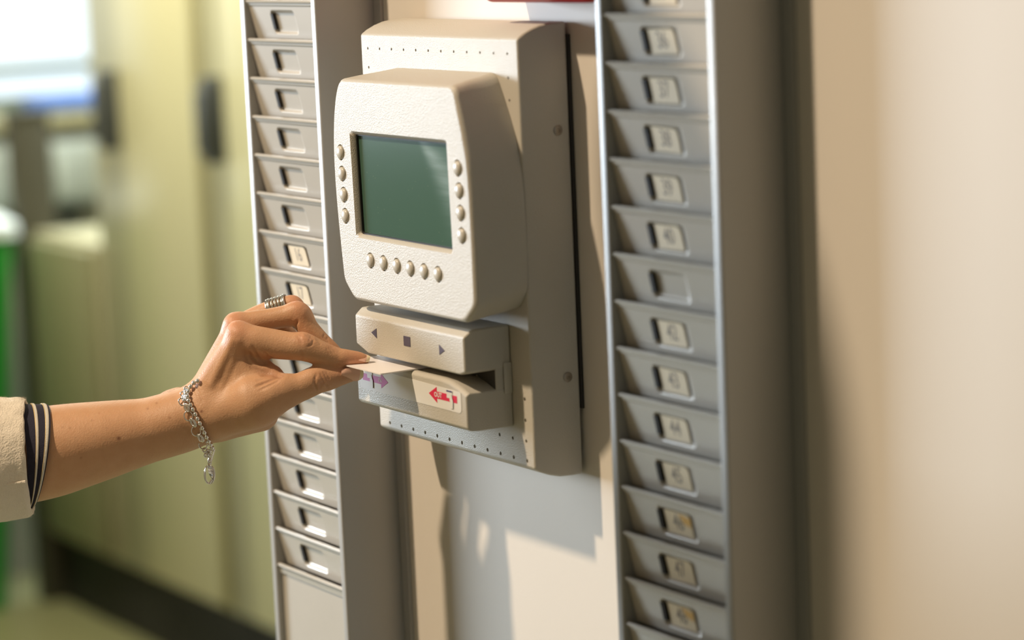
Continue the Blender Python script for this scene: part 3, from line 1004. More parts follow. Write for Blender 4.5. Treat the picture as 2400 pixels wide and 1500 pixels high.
def surface_nets(F):
    S = F < 0
    nx, ny, nz = F.shape
    c = np.zeros((nx - 1, ny - 1, nz - 1), dtype=np.uint8)
    for i in (0, 1):
        for j in (0, 1):
            for k in (0, 1):
                c += S[i:nx - 1 + i, j:ny - 1 + j, k:nz - 1 + k]
    act = (c > 0) & (c < 8)
    idx = np.argwhere(act)
    num = -np.ones(act.shape, dtype=np.int64)
    num[act] = np.arange(len(idx))
    acc = np.zeros((len(idx), 3)); cnt = np.zeros(len(idx))
    corners = [(i, j, k) for i in (0, 1) for j in (0, 1) for k in (0, 1)]
    for a in corners:
        for ax in range(3):
            if a[ax]: continue
            b = list(a); b[ax] = 1
            fa = F[idx[:, 0] + a[0], idx[:, 1] + a[1], idx[:, 2] + a[2]]
            fb = F[idx[:, 0] + b[0], idx[:, 1] + b[1], idx[:, 2] + b[2]]
            cr = (fa < 0) != (fb < 0)
            t = np.where(cr, fa / np.where(cr, fa - fb, 1), 0)
            p = np.array(a, float)[None].repeat(len(idx), 0); p[:, ax] += t
            acc[cr] += p[cr]; cnt[cr] += 1
    V = LO + (idx + acc / cnt[:, None]) * H
    faces = []
    for ax in range(3):
        o = [q for q in range(3) if q != ax]
        s0 = [slice(None)] * 3; s1 = [slice(None)] * 3
        s0[ax] = slice(0, -1); s1[ax] = slice(1, None)
        A = S[tuple(s0)]; B = S[tuple(s1)]
        e = np.argwhere(A != B)
        e = e[(e[:, o[0]] > 0) & (e[:, o[1]] > 0) & (e[:, o[0]] < F.shape[o[0]] - 1) & (e[:, o[1]] < F.shape[o[1]] - 1)]
        q = []
        for (da, db) in ((0, 0), (-1, 0), (-1, -1), (0, -1)):
            w = e.copy(); w[:, o[0]] += da; w[:, o[1]] += db
            q.append(num[w[:, 0], w[:, 1], w[:, 2]])
        q = np.stack(q, 1)
        flip = A[e[:, 0], e[:, 1], e[:, 2]]
        if ax == 1: flip = ~flip
        q[flip] = q[flip][:, ::-1]
        faces.append(q)
    Q = np.concatenate(faces)
    return V, Q[(Q >= 0).all(1)]


V, Q = surface_nets(F)


def relax(V, Q, it, f=0.5):
    E = np.concatenate([Q[:, [0, 1]], Q[:, [1, 2]], Q[:, [2, 3]], Q[:, [3, 0]]])
    E = np.concatenate([E, E[:, ::-1]])
    n = np.bincount(E[:, 0], minlength=len(V)).astype(float)[:, None]
    for _ in range(it):
        S_ = np.stack([np.bincount(E[:, 0], weights=V[E[:, 1], c], minlength=len(V)) for c in range(3)], 1)
        V = V * (1 - f) + f * S_ / np.maximum(n, 1)
    return V


V = relax(V, Q, 3)


def vnormals(V, Q):
    n = np.cross(V[Q[:, 2]] - V[Q[:, 0]], V[Q[:, 3]] - V[Q[:, 1]])
    N = np.zeros_like(V)
    for c in range(4):
        for a in range(3):
            N[:, a] += np.bincount(Q[:, c], weights=n[:, a], minlength=len(V))
    return N / np.maximum(np.linalg.norm(N, axis=1), 1e-9)[:, None]


N = vnormals(V, Q)
if (N[:, 2] * (V[:, 2] + 20)).sum() < 0: Q = Q[:, ::-1].copy(); N = -N


def to_px(V):
    Wd = to_world(V) - C0
    z = -(Wd @ BK)
    return 1200 + FPX * (Wd @ RT) / z, 750 - FPX * (Wd @ UP) / z


PXv, PYv = to_px(V)


def seg_dist(px, py, line):
    D = np.full(px.shape, 1e9); T_ = np.zeros(px.shape)
    L = len(line) - 1
    for i, ((ax, ay), (bx, by)) in enumerate(zip(line, line[1:])):
        dx, dy = bx - ax, by - ay
        t = np.clip(((px - ax) * dx + (py - ay) * dy) / (dx * dx + dy * dy + 1e-9), 0, 1)
        d = np.hypot(px - ax - t * dx, py - ay - t * dy)
        m = d < D
        T_ = np.where(m, (i + t) / L, T_); D = np.where(m, d, D)
    return D, T_


facing = np.clip(N[:, 2] * 3 + 0.3, 0, 1)
disp = np.zeros(len(V))
# creases: polylines on the visible side (photo pixels), width px, depth mm
CREASE = [
    # folds between index base and thumb web
    ([(583, 826), (590, 838), (600, 848), (614, 853), (628, 853)], 4.5, 1.5), ([(592, 812), (600, 830), (610, 843), (622, 849)], 4, 0.9),
    ([(572, 822), (578, 845), (592, 862), (612, 872), (640, 876)], 6, 0.9), ([(620, 826), (628, 836), (640, 841)], 3, 0.8),
    ([(602, 905), (630, 893), (648, 884), (664, 882)], 4, 1.0), ([(612, 880), (636, 877), (656, 880)], 4, 0.7),
    ([(608, 915), (634, 903), (656, 890)], 3, 0.4), ([(600, 893), (625, 886), (650, 880)], 3, 0.4),
    # index joint wrinkles
    ([(697, 787), (703, 798), (709, 806)], 2.6, 0.40), ([(705, 783), (704, 792), (708, 800)], 2.2, 0.30), ([(724, 787), (734, 797), (730, 808), (720, 812)], 2.8, 0.55),
    ([(716, 786), (726, 795), (724, 804)], 2.2, 0.32), ([(741, 795), (748, 802), (752, 810)], 2.4, 0.28), ([(770, 812), (776, 822), (780, 830)], 2.4, 0.30),
    ([(775, 812), (783, 822), (788, 828)], 2.2, 0.25), ([(706, 846), (709, 834), (708, 826)], 3, 0.4), ([(764, 815), (770, 825), (772, 832)], 2, 0.2),
    # thumb joint wrinkles
    ([(742, 876), (738, 888), (738, 902), (742, 914)], 3, 0.55), ([(750, 873), (755, 884), (758, 893), (756, 903)], 2.6, 0.45), ([(757, 871), (763, 882), (767, 890)], 2.6, 0.45),
    ([(764, 872), (770, 882), (773, 890)], 2.4, 0.40), ([(747, 905), (752, 899), (750, 912)], 2.4, 0.35), ([(760, 900), (766, 906), (770, 912)], 2.4, 0.3),
    # middle finger inner crease at the bent joint
    ([(697, 752), (692, 763), (693, 776)], 3.6, 1.1), ([(760, 783), (758, 790), (764, 796)], 2.4, 0.35), ([(768, 790), (766, 797), (771, 803)], 2.4, 0.3),
    # wrist lines
    ([(457, 905), (468, 925), (476, 945)], 3, 0.35), ([(452, 915), (460, 932), (470, 950)], 3, 0.25),
]
for line, wd, dep in CREASE:
    d, t = seg_dist(PXv, PYv, line)
    disp -= dep * np.exp(-(d / wd) ** 2) * facing * np.clip(np.minimum(t, 1 - t) * 5 + 0.35, 0, 1) * (V[:, 2] > -32)
# raised forms: knuckle pads, tendons of the back of the hand
BULGE = [([(545, 760), (556, 776)], 20, 1.0), ([(545, 742), (560, 742)], 18, 0.8), ([(712, 790), (722, 800)], 13, 0.7), ([(700, 718), (712, 730)], 14, 0.7),
         ([(545, 800), (520, 850), (495, 900)], 10, 0.9), ([(560, 800), (545, 850), (520, 905)], 8, 0.5), ([(636, 930), (600, 955)], 26, 1.0)]
for line, wd, dep in BULGE:
    d, t = seg_dist(PXv, PYv, line)
    disp += dep * np.exp(-(d / wd) ** 2) * (V[:, 2] > -26)
V = V + N * disp[:, None]
N = vnormals(V, Q)

tint = np.zeros((len(V), 4), dtype=np.float32); tint[:, 3] = 1
def blob(px, py, r, a, ch, w0=-30):
    tint[:, ch] += a * np.exp(-(((PXv - px) ** 2 + (PYv - py) ** 2) / r ** 2)) * (V[:, 2] > w0)
for b_ in ((556, 776, 30, .5, 0), (545, 745, 26, .5, 0), (712, 793, 20, .55, 0), (706, 722, 26, .5, 0), (840, 848, 28, .75, 0), (815, 855, 26, .35, 0),
           (640, 868, 28, .35, 0), (757, 888, 24, .35, 0), (800, 868, 22, .5, 0), (780, 808, 16, .3, 0), (690, 698, 16, .6, 0)):
    blob(*b_, w0=-60)
for px, py, r, a in ((278, 1027, 3.4, 1.0), (472, 964, 2.6, 1.0), (346, 958, 2.2, .5), (367, 945, 2, .5), (398, 979, 2, .6), (164, 1003, 2.2, .35), (146, 1001, 2, .3), (190, 1073, 1.8, .5),
                     (216, 985, 2, .3), (250, 1003, 2, .3), (232, 968, 1.8, .3), (310, 1010, 1.8, .3)):
    blob(px, py, r * 1.25, a, 1)
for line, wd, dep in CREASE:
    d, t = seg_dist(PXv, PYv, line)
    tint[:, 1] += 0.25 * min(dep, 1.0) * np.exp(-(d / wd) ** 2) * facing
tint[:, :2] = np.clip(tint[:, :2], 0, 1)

me = bpy.data.meshes.new('arm')
WV = to_world(V)
me.vertices.add(len(WV)); me.vertices.foreach_set('co', WV.astype(np.float32).ravel())
me.loops.add(Q.size); me.loops.foreach_set('vertex_index', Q.ravel().astype(np.int32))
me.polygons.add(len(Q)); me.polygons.foreach_set('loop_start', np.arange(0, Q.size, 4, dtype=np.int32))
me.update(calc_edges=True)
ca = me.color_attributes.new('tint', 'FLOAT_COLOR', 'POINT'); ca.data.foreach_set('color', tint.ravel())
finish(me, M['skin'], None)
person = empty('person', wp(250, 1031, -24))
label(person, "person's left hand and forearm in cream sweater with striped cuff, pinching a white card", 'person')
link_mesh('arm', me, person)


def sdf_at(P):
    q = np.clip(((np.asarray(P) - LO) / H).round().astype(int), 0, NG - 1)
    return F[q[0], q[1], q[2]]


def skin_point(px, py, off=0.0, start=38.0):
    """point on the skin seen at a photo pixel, lifted off mm"""
    d = start
    while d > -62:
        if sdf_at(loc(px, py, d)) < off: return d
        d -= 0.35
    return None


# ---- nails
def nail(name, root, tip, wid, arch, nrm, tipfrac=0.82, lift=0.0):
    A, B = loc(*root), loc(*tip)
    ax = (B - A); L = np.linalg.norm(ax); ax /= L
    nrm = np.array(nrm, float); nrm -= ax * (nrm @ ax); nrm /= np.linalg.norm(nrm)
    sd = np.cross(ax, nrm)
    nu, nv = 13, 11
    vt, fc = [], []
    for lay in (0.0, -0.45):
        for i in range(nu):
            u = i / (nu - 1)
            w = wid * (0.80 + 0.30 * math.sin(min(1, u * 1.4) * math.pi / 2)) * (1.0 if u < 0.7 else math.sqrt(max(0.05, 1 - ((u - 0.7) / 0.3) ** 2 * 0.75)))
            w *= (1.0 if u > 0.2 else math.sqrt(0.45 + 0.55 * u / 0.2))
            for j in range(nv):
                s = (j / (nv - 1) - 0.5) * 2
                p = A + ax * (L * u) + sd * (s * w) + nrm * (arch * (math.cos(s * 1.15) - 1) + lay + lift + 0.35 * math.sin(u * math.pi) - 0.25 * (1 - u))
                vt.append(to_world(p))
    o2 = nu * nv
    for i in range(nu - 1):
        for j in range(nv - 1):
            a = i * nv + j
            fc.append((a, a + 1, a + nv + 1, a + nv)); fc.append((o2 + a, o2 + a + nv, o2 + a + nv + 1, o2 + a + 1))
    for i in range(nu - 1):
        for j in (0, nv - 1):
            a = i * nv + j; fc.append((a, a + nv, o2 + a + nv, o2 + a))
    for j in range(nv - 1):
        for i in (0, nu - 1):
            a = i * nv + j; fc.append((a, a + 1, o2 + a + 1, o2 + a))
    o = mesh(name, vt, fc, [M['nail'], M['nail_tip']], person, angle=50)
    for p in o.data.polygons:
        c = np.array(p.center) - O3 + np.array(o.location) * 0
        lc_ = np.array([c @ RT, c @ UP, c @ BK]) * 1000
        if (lc_ - A) @ ax > L * tipfrac: p.material_index = 1
    return o


nail('fingernail', (824, 826, 3), (868, 836, 2), 4.0, 3.0, (0.12, 0.86, 0.50), 0.80)
nail('fingernail', (800, 879, 7), (852, 881, 3.2), 4.2, 3.0, (0.10, -0.42, 0.90), 0.84)

# ---- sleeve pieces: elliptical rings given by their top and bottom in the picture
def ering(top, bot, hd, bow=0.0, dc=-24.0, n=56, fuzz=0.0, seed=0, sag=0.0):
    rnd = random.Random(seed)
    t, b2 = np.array(top, float), np.array(bot, float)
    c, h = (t + b2) / 2, (t - b2) / 2
    out = []
    for k in range(n):
        a = 2 * math.pi * k / n
        p = c + h * math.cos(a) + np.array([bow * math.sin(a), 0])
        out.append(wp(p[0], p[1], dc + hd * math.sin(a)))
    return out


def sleeve_mesh(name, rings, m, parent, thick_in=None, noise=0.0, sub=1, angle=60):
    bm = bmesh.new()
    loft(bm, rings, cap=False)
    bmesh.ops.recalc_face_normals(bm, faces=bm.faces)
    o = bm_obj(name, bm, m, parent, angle=angle)
    return o


def arm_r(px):      # half depth of the arm in mm at photo x
    xs = [-200, 0, 105, 245, 345]; ys = [122 * 1.08, 112 * 1.1, 107 * 1.12, 89 * 1.22, 74 * 1.28]
    return float(np.interp(px, xs, ys)) / K


top0, bot0, bow0 = (44, 947), (58, 1194), 12
top1, bot1, bow1 = (109.5, 948), (75, 1192), 20
def rib(t, lift=0.0):
    tp = (top0[0] + (top1[0] - top0[0]) * t, top0[1] - lift); bt = (bot0[0] + (bot1[0] - bot0[0]) * t, bot0[1] + (bot1[1] - bot0[1]) * t + lift)
    return ering(tp, bt, arm_r(80) + 3.2 + lift / K, bow0 + (bow1 - bow0) * t)


ts = [i / 14 for i in range(15)]
ribo = sleeve_mesh('ribbed_cuff', [rib(0.0, -9)] + [rib(t) for t in ts] + [rib(1.0, -1.5), rib(0.985, -9), rib(0.5, -9)], M['rib_navy'], person)
for (a, b2) in ((0.42, 0.55), (0.80, 0.95)):
    s = sleeve_mesh('white_stripe', [rib(a, -1), rib(a + 0.01, 1.2)] + [rib(a + (b2 - a) * q, 2.0) for q in (.25, .5, .75)] + [rib(b2 - .01, 1.2), rib(b2, -1)], M['rib_white'], ribo)
    s['label'] = 'off-white stripe edged with gold thread'
    sleeve_mesh('gold_edge', [rib(a - 0.006, -1), rib(a - 0.004, 1.6), rib(a + 0.018, 2.3), rib(a + 0.024, 1.0)], M['gold_thread'], ribo)

# cream sleeve, folded back over the ribbing
rings = []
def cr(x_t, y_t, x_b, y_b, grow, bow): return ering((x_t, y_t), (x_b, y_b), arm_r(60) + grow + 2, bow)
rings = [cr(50, 952, 58, 1180, 0.0, 6), cr(60, 942, 76, 1196, 3.0, -7), cr(61, 936, 79, 1206, 4.4, -12), cr(52, 933, 70, 1213, 5.2, -12), cr(36, 932, 50, 1216, 5.6, -11),
         cr(14, 932, 20, 1222, 6.0, -8), cr(-10, 930, -10, 1226, 6.4, -4), cr(-60, 928, -66, 1230, 7.0, 0), cr(-120, 926, -130, 1236, 7.5, 0), cr(-200, 924, -215, 1244, 8.5, 0)]
# refine
def refine(R, n):
    out = []
    for a, b2 in zip(R, R[1:]):
        for k in range(n): out.append([tuple(np.array(p) * (1 - k / n) + np.array(q) * (k / n)) for p, q in zip(a, b2)])
    out.append(R[-1]); return out
slo = sleeve_mesh('sleeve', refine(rings, 3), M['knit_cream'], person)
md = slo.modifiers.new('s', 'SUBSURF'); md.levels = 2; md.render_levels = 2
tx = bpy.data.textures.new('folds', 'CLOUDS'); tx.noise_scale = 0.014
dm = slo.modifiers.new('d', 'DISPLACE'); dm.texture = tx; dm.strength = 0.0022; dm.texture_coords = 'LOCAL'
# seam ridge running along the folded sleeve
pts = []
for x in range(-150, 62, 6):
    y = 1137 - (x / 75.0) * 9
    a = math.asin(max(-1, min(1, (1078 - y) / 142.0)))
    d = -24 + (arm_r(60) + 8.0) * math.cos(a)
    pts.append(wp(x, y, d - 0.9))
tube('seam', pts, 0.0013, M['knit_cream'], slo, 8)
# frayed edge fibres under the cuff
random.seed(4)
bm = bmesh.new()
def fibre(bm, p, q, r=0.00006):
    p, q = Vector(p), Vector(q)
    t = (q - p).normalized(); s = t.orthogonal().normalized(); b2 = t.cross(s)
    A = [bm.verts.new(p + (s * math.cos(a) + b2 * math.sin(a)) * r) for a in (0, 2.1, 4.2)]
    tipv = bm.verts.new(q)
    for i in range(3): bm.faces.new((A[i], A[(i + 1) % 3], tipv))
for k in range(420):
    u = random.random()
    x = 6 + 74 * u; y = 1220 - 12 * u if u < .9 else 1206 - 16 * random.random()
    d = random.uniform(-34, -14)
    fibre(bm, wp(x, y - 4, d), wp(x + random.uniform(-5, 6), y + random.uniform(0, 6), d + random.uniform(-1, 1)))
for k in range(260):
    x = random.uniform(-5, 62); d = random.uniform(-32, -16)
    fibre(bm, wp(x, 936, d), wp(x + random.uniform(-4, 4), 932 - random.uniform(0, 5), d))
o = bm_obj('fluff', bm, M['knit_cream'], slo); o['kind'] = 'stuff'
# fine arm hairs along the upper contour
bm = bmesh.new()
for k in range(150):
    x = random.uniform(112, 425)
    y = np.interp(x, [112, 240, 340, 420], [950, 942, 934, 908]) + 1.5
    d = -24 + random.uniform(-9, 9)
    p = Vector(wp(x, y + abs(d + 24) * .25, d)); l1 = random.uniform(3, 9); dx = random.uniform(4, 14)
    fibre(bm, p, wp(x + dx, y - l1, d + random.uniform(-1, 1)), 0.00005)
o = bm_obj('arm_hair', bm, M['hair'], person); o['kind'] = 'stuff'

# ------------------------------------------------------------------ jewellery
# finger ring of five stacked bands
fr = empty('finger_ring', wp(646, 728, -32))
label(fr, 'wide silver ring of five ridged bands on the finger behind the raised knuckle', 'ring')
a0, a1 = loc(634, 729, -32.6), loc(672, 716, -31.0)
axv = (a1 - a0) / np.linalg.norm(a1 - a0)
s1 = np.cross(axv, [0, 0, 1.0]); s1 /= np.linalg.norm(s1); s2 = np.cross(axv, s1)
for k in range(5):
    c = a0 + (a1 - a0) * ((k + 0.5) / 5)
    R = 24.8 / K - 0.12 * k
    nseg = 40
    P = [to_world(c + (s1 * math.cos(2 * math.pi * i / nseg) + s2 * math.sin(2 * math.pi * i / nseg)) * (R + 0.5 + (0.09 if i % 2 else 0))) for i in range(nseg)]
    o = tube('band', P, 0.00095, M['old_silver'], fr, 8, closed=True)
for q in (-0.02, 1.02):
    c = a0 + (a1 - a0) * q
    P = [to_world(c + (s1 * math.cos(2 * math.pi * i / 40) + s2 * math.sin(2 * math.pi * i / 40)) * (24.5 / K + 0.7)) for i in range(40)]
    tube('rim', P, 0.0007, M['silver'], fr, 8, closed=True)

# bead bracelet
br = empty('bead_bracelet', wp(462, 980, 8))
label(br, 'silver ball-chain bracelet around the wrist, nearer the hand', 'bracelet')
BE = [(464, 893), (454.5, 897.5), (447, 906), (441.5, 917.5), (440.5, 929), (442.5, 939), (447, 949), (452, 960), (458, 971), (463, 981.6), (468.6, 992), (474, 1003), (479, 1013),
      (484, 1024), (489, 1033.6), (493.6, 1042), (497, 1049.5)]
bm = bmesh.new(); bmesh.ops.create_uvsphere(bm, u_segments=14, v_segments=10, radius=0.00148)
bead_me = bpy.data.meshes.new('bead'); bm.to_mesh(bead_me); bm.free(); finish(bead_me, M['silver'], None)
def depth_on(px, py, off):
    d = skin_point(px, py, off)
    if d is None:
        # just outside the contour: use the nearest skin in towards the arm centre
        for s in range(1, 30):
            d = skin_point(px + (462 - px) * s * .03, py + (975 - py) * s * .03, off)
            if d is not None: return d
        return -24
    return d
prev = None
def lim(pts, off, lo=-26):
    D = [max(lo, depth_on(x, y, off)) for x, y in pts]
    D = np.array(D)
    for _ in range(2): D[1:-1] = 0.25 * D[:-2] + 0.5 * D[1:-1] + 0.25 * D[2:]
    return D
BD = np.maximum(lim(BE, 1.7), [max(-26, depth_on(x, y, 1.4)) for x, y in BE])
for (x, y), d in zip(BE, BD):
    o = bpy.data.objects.new('bead', bead_me); COL.objects.link(o); o.parent = br
    o.location = Vector(wp(x, y, d)) - br.location
tube('thread', [wp(x, y, d) for (x, y), d in zip(BE, BD)], 0.0004, M['silver'], br, 6)
# the beads go on round the far side, out of sight: a few below the wrist are still seen
for k in range(7):
    o = bpy.data.objects.new('bead', bead_me); COL.objects.link(o); o.parent = br
    o.location = Vector(wp(499 - k * 1.2, 1055 + k * 4.0, BD[-1] - 3.2 * k - 2)) - br.location

# link bracelet with charm
lb = empty('link_bracelet', wp(450, 990, 8))
label(lb, 'silver link bracelet with hanging leaf charm around the wrist, nearer the sleeve', 'bracelet')
LK = [(441.6, 975, 10, 11.5), (459.6, 1010, 10.5, 12), (475.6, 1042, 9.5, 11.5), (425.5, 942, 6, 8.5), (428.5, 924, 5, 6), (436.5, 911, 4.5, 5)]
SMALL = [(436, 955, 4, 9, -0.25), (451, 990, 4, 9.5, -0.5), (468.5, 1025, 4, 9.5, -0.5), (431, 932, 3.5, 7, 0.15), (434, 917, 3, 6, 0.3)]
def torus_on(name, px, py, rx, ry, tilt, off, th, turn=0.0):
    d = max(-26, depth_on(px, py, off))
    c = loc(px, py, d)
    P = []
    for i in range(26):
        a = 2 * math.pi * i / 26
        x, y = rx / K * math.cos(a), ry / K * math.sin(a)
        u = x * math.cos(tilt) - y * math.sin(tilt); v = x * math.sin(tilt) + y * math.cos(tilt)
        P.append(to_world(c + np.array([u, v, turn * x - 0.12 * v])))
    return tube(name, P, th, M['silver'], lb, 7, closed=True)
for (x, y, rx, ry) in LK: torus_on('large_link', x, y, rx, ry, 0.45, 1.0, 0.00042)
for (x, y, rx, ry, tl) in SMALL:
    torus_on('small_link', x, y, rx, ry, -tl, 1.5, 0.00065, 1.0)
    torus_on('small_link', x + 3, y + 1, rx, ry, -tl, 1.5, 0.00065, 1.0)
dB = BD[-1] - 1
# clasp cluster
for (x, y, r) in ((480, 1055, 4.5), (485, 1062, 4.5), (489, 1058, 4), (483, 1068, 4), (490, 1068, 3.6)):
    c = loc(x, y, dB)
    P = [to_world(c + np.array([math.cos(a) * r / K, math.sin(a) * r / K, 0.7 * math.cos(a * 1.0 + x)])) for a in [2 * math.pi * i / 16 for i in range(16)]]
    tube('small_link', P, 0.0006, M['silver'], lb, 7, closed=True)
for k, (x, y) in enumerate(((492, 1078), (491.5, 1085))):
    c = loc(x, y, dB)
    P = [to_world(c + np.array([math.cos(a) * 3.2 / K * (1 if k else .6), math.sin(a) * 4.5 / K, 0.8 * math.cos(a)])) for a in [2 * math.pi * i / 16 for i in range(16)]]
    tube('small_link', P, 0.00055, M['silver'], lb, 7, closed=True)
# open loop charm and leaf
c = loc(491, 1112, dB)
P = [to_world(c + np.array([math.cos(a) * 12.0 / K, math.sin(a) * 22 / K, 1.2 * math.cos(a)])) for a in [math.pi * (0.62 + 1.72 * i / 30) for i in range(31)]]
tube('charm_loop', P, [0.0006] * 31, M['silver'], lb, 8)
c = loc(486.5, 1112, dB - 1.2)
P = [to_world(c + np.array([math.cos(a) * 5.5 / K, math.sin(a) * 19 / K, 0.6])) for a in [math.pi * (0.5 + 1.0 * i / 18) for i in range(19)]]
tube('charm_loop', P, 0.0005, M['silver'], lb, 8)
bm = bmesh.new()
n = 15; L, R_ = [], []
ctr = []
for i in range(n):
    u = i / (n - 1)
    x = 491.5 + 5.5 * u; y = 1088 + 36 * u
    w = 6.6 * math.sin(math.pi * (0.10 + 0.90 * u)) ** 0.8 if u < 1 else 0.2
    rip = 0.18 * (i % 2)
    L.append([bm.verts.new(to_world(loc(x - w, y - 1.5, dB + 1.2 + dd))) for dd in (0, -0.5)])
    ctr.append([bm.verts.new(to_world(loc(x, y, dB + 2.0 + rip + dd))) for dd in (0, -0.5)])
    R_.append([bm.verts.new(to_world(loc(x + w, y + 1.5, dB + 1.2 + dd))) for dd in (0, -0.5)])
for i in range(n - 1):
    for A_, B_ in ((L, ctr), (ctr, R_)):
        for q in (0, 1): bm.faces.new((A_[i][q], A_[i + 1][q], B_[i + 1][q], B_[i][q]))
    for A_ in (L, R_): bm.faces.new((A_[i][0], A_[i + 1][0], A_[i + 1][1], A_[i][1]))
bm_obj('leaf', bm, M['silver'], lb, angle=8)
P = [to_world(loc(497 - 2.2 * i, 1124 + 3.2 * i, dB + 2)) for i in range(4)]
tube('leaf_stem', P, 0.0007, M['silver'], lb, 8)

# ------------------------------------------------------------------ the rest of the person, standing just outside the picture
H2 = 8.0     # mm, coarse grid in world axes
LO2 = np.array([-250.0, -680.0, -760.0]); HI2 = np.array([600.0, -210.0, 540.0])
NB = np.ceil((HI2 - LO2) / H2).astype(int)
BX, BY, BZ = np.meshgrid(*[np.arange(NB[i]) * H2 + LO2[i] for i in range(3)], indexing='ij')


def bcone(a, b, ra, rb, s=(1, 1, 1)):
    s = np.array(s, float); A = np.array(a, float) / s; B = np.array(b, float) / s; AB = B - A
    px, py, pz = BX / s[0] - A[0], BY / s[1] - A[1], BZ / s[2] - A[2]
    t = np.clip((px * AB[0] + py * AB[1] + pz * AB[2]) / max(1e-6, AB @ AB), 0, 1)
    return np.sqrt((px - t * AB[0]) ** 2 + (py - t * AB[1]) ** 2 + (pz - t * AB[2]) ** 2) - (ra + (rb - ra) * t)


def nets_obj(name, F2, m, parent, it=3):
    global LO, H
    a, b2 = LO, H
    LO, H = LO2, H2
    V2, Q2 = surface_nets(F2)
    LO, H = a, b2
    V2 = relax(V2, Q2, it)
    N2 = vnormals(V2, Q2)
    ctr = V2.mean(0)
    if (N2 * (V2 - ctr)).sum() < 0: Q2 = Q2[:, ::-1]
    me = bpy.data.meshes.new(name)
    me.from_pydata([tuple(v * 0.001) for v in V2], [], [tuple(int(i) for i in q) for q in Q2])
    finish(me, m, None)
    return link_mesh(name, me, parent)


HX, HY, HZ = 249.0, -400.0, 372.0      # head centre
head = bcone((HX, HY, HZ + 22), (HX, HY + 14, HZ - 40), 71, 54, (1, 1.18, 1.12))
head = sm(head, bcone((HX, HY + 62, HZ - 70), (HX, HY + 40, HZ - 62), 26, 40), 20)         # jaw
head = sm(head, bcone((HX, HY + 84, HZ + 0), (HX, HY + 98, HZ - 24), 7, 11), 10)            # nose
head = sm(head, bcone((HX - 16, HY + 82, HZ - 52), (HX + 16, HY + 82, HZ - 52), 7, 7), 6)   # lips
head = sm(head, bcone((HX, HY - 12, HZ - 60), (HX, HY - 42, HZ - 190), 50, 56), 20)         # neck
for sx in (-1, 1):
    head = np.maximum(head, -(bcone((HX + sx * 30, HY + 104, HZ - 2), (HX + sx * 32, HY + 104, HZ - 2), 17, 17)))
    head = sm(head, bcone((HX + sx * 70, HY - 4, HZ - 22), (HX + sx * 71, HY - 8, HZ + 6), 8, 12), 5)
hd = nets_obj('head', head.astype(np.float32), M['skin_plain'], person, 2)
for sx in (-1, 1):
    bm = bmesh.new(); bmesh.ops.create_uvsphere(bm, u_segments=16, v_segments=10, radius=0.0125)
    bmesh.ops.translate(bm, verts=bm.verts, vec=((HX + sx * 31) * .001, (HY + 74) * .001, (HZ - 2) * .001))
    bm_obj('eye', bm, M['bin_white'], hd)
    bm = bmesh.new(); bmesh.ops.create_uvsphere(bm, u_segments=12, v_segments=8, radius=0.006)
    bmesh.ops.translate(bm, verts=bm.verts, vec=((HX + sx * 31) * .001, (HY + 81.5) * .001, (HZ - 4) * .001))
    bm_obj('iris', bm, M['handle_dark'], hd)
hair = bcone((HX, HY - 8, HZ + 26), (HX, HY - 26, HZ - 20), 78, 71, (1, 1.14, 1.1))
for sx in (-1, 1):
    hair = sm(hair, bcone((HX + sx * 50, HY - 24, HZ + 10), (HX + sx * 56, HY - 42, HZ - 220), 26, 21), 24)
hair = sm(hair, bcone((HX, HY - 62, HZ), (HX, HY - 80, HZ - 190), 52, 44), 24)
hair = np.maximum(hair, -bcone((HX, HY + 96, HZ + 2), (HX, HY + 96, HZ - 150), 66, 70, (1, 1, 1)))   # opening for the face
nets_obj('hair', hair.astype(np.float32), M['hair_brown'], person, 2)
tor = bcone((HX, HY - 58, 36), (HX, HY - 66, -200), 118, 108, (1.28, 0.9, 1))
tor = sm(tor, bcone((HX, HY - 66, -200), (HX, HY - 70, -700), 104, 120, (1.3, 0.95, 1)), 60)
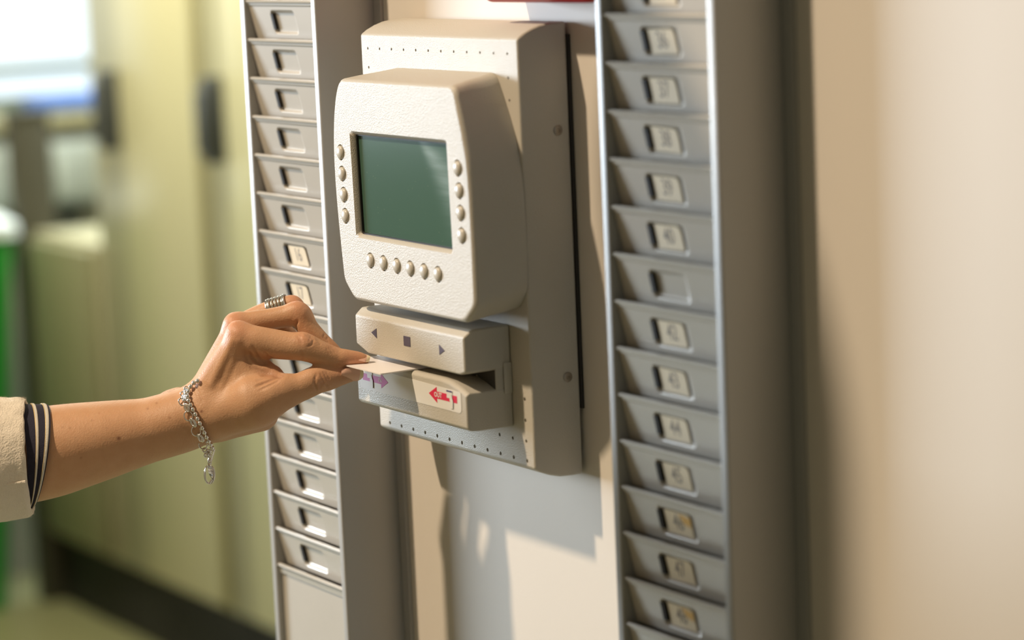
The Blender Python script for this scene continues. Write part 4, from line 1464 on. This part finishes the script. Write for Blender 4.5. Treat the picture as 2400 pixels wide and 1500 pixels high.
tor = sm(tor, bcone((HX - 140, HY - 62, 62), (HX + 160, HY - 58, 84), 50, 52), 50)
tor = sm(tor, bcone((HX - 148, HY - 62, 46), (-6, -372, -266), 54, 44), 30)                 # reaching upper arm
tor = sm(tor, bcone((-6, -372, -266), (30, -298, -246), 42, 38), 20)
tor = sm(tor, bcone((HX + 178, HY - 58, 96), (HX + 208, HY - 70, -190), 54, 44), 30)        # hanging arm
tor = sm(tor, bcone((HX + 208, HY - 70, -190), (HX + 196, HY - 30, -420), 43, 34), 20)
tor = np.maximum(tor, -bcone((HX, HY - 18, 200), (HX, HY - 18, 176), 62, 58))
tor = np.maximum(tor, -648.0 - BZ)
nets_obj('sweater', tor.astype(np.float32), M['knit_cream'], person, 3)
hnd = bcone((HX + 196, HY - 30, -425), (HX + 194, HY - 22, -500), 24, 32, (0.8, 1, 1))
for k in range(4):
    hnd = sm(hnd, bcone((HX + 192, HY - 46 + 17 * k, -505), (HX + 184, HY - 42 + 16 * k, -585 + abs(k - 1.6) * 8), 9, 7.5), 5)
hnd = sm(hnd, bcone((HX + 186, HY + 4, -470), (HX + 176, HY + 24, -528), 11, 8), 6)
nets_obj('hand', hnd.astype(np.float32), M['skin_plain'], person, 1)
bm = bmesh.new()
for sx in (-1, 1):
    x = HX + sx * 80
    loft(bm, [[((x + math.cos(a) * r * 1.0) * .001, (HY - 70 + math.sin(a) * r) * .001, z * .001) for a in [2 * math.pi * i / 24 for i in range(24)]]
              for z, r in ((-640, 84), (-760, 88), (-960, 62), (-1100, 54), (-1225, 44))])
bm_obj('trousers', bm, M['bin_navy'], person, angle=60)
for sx in (-1, 1):
    x = (HX + sx * 80) * .001; y = (HY - 70) * .001
    bm = bmesh.new()
    loft(bm, [rr(x - .042, x + .042, y - .07, y + .17, -1.249, .035), rr(x - .044, x + .044, y - .072, y + .172, -1.225, .035), rr(x - .036, x + .036, y - .06, y + .12, -1.19, .03), rr(x - .034, x + .034, y - .055, y + .04, -1.16, .03)])
    bm_obj('shoe', bm, M['handle_dark'], person)
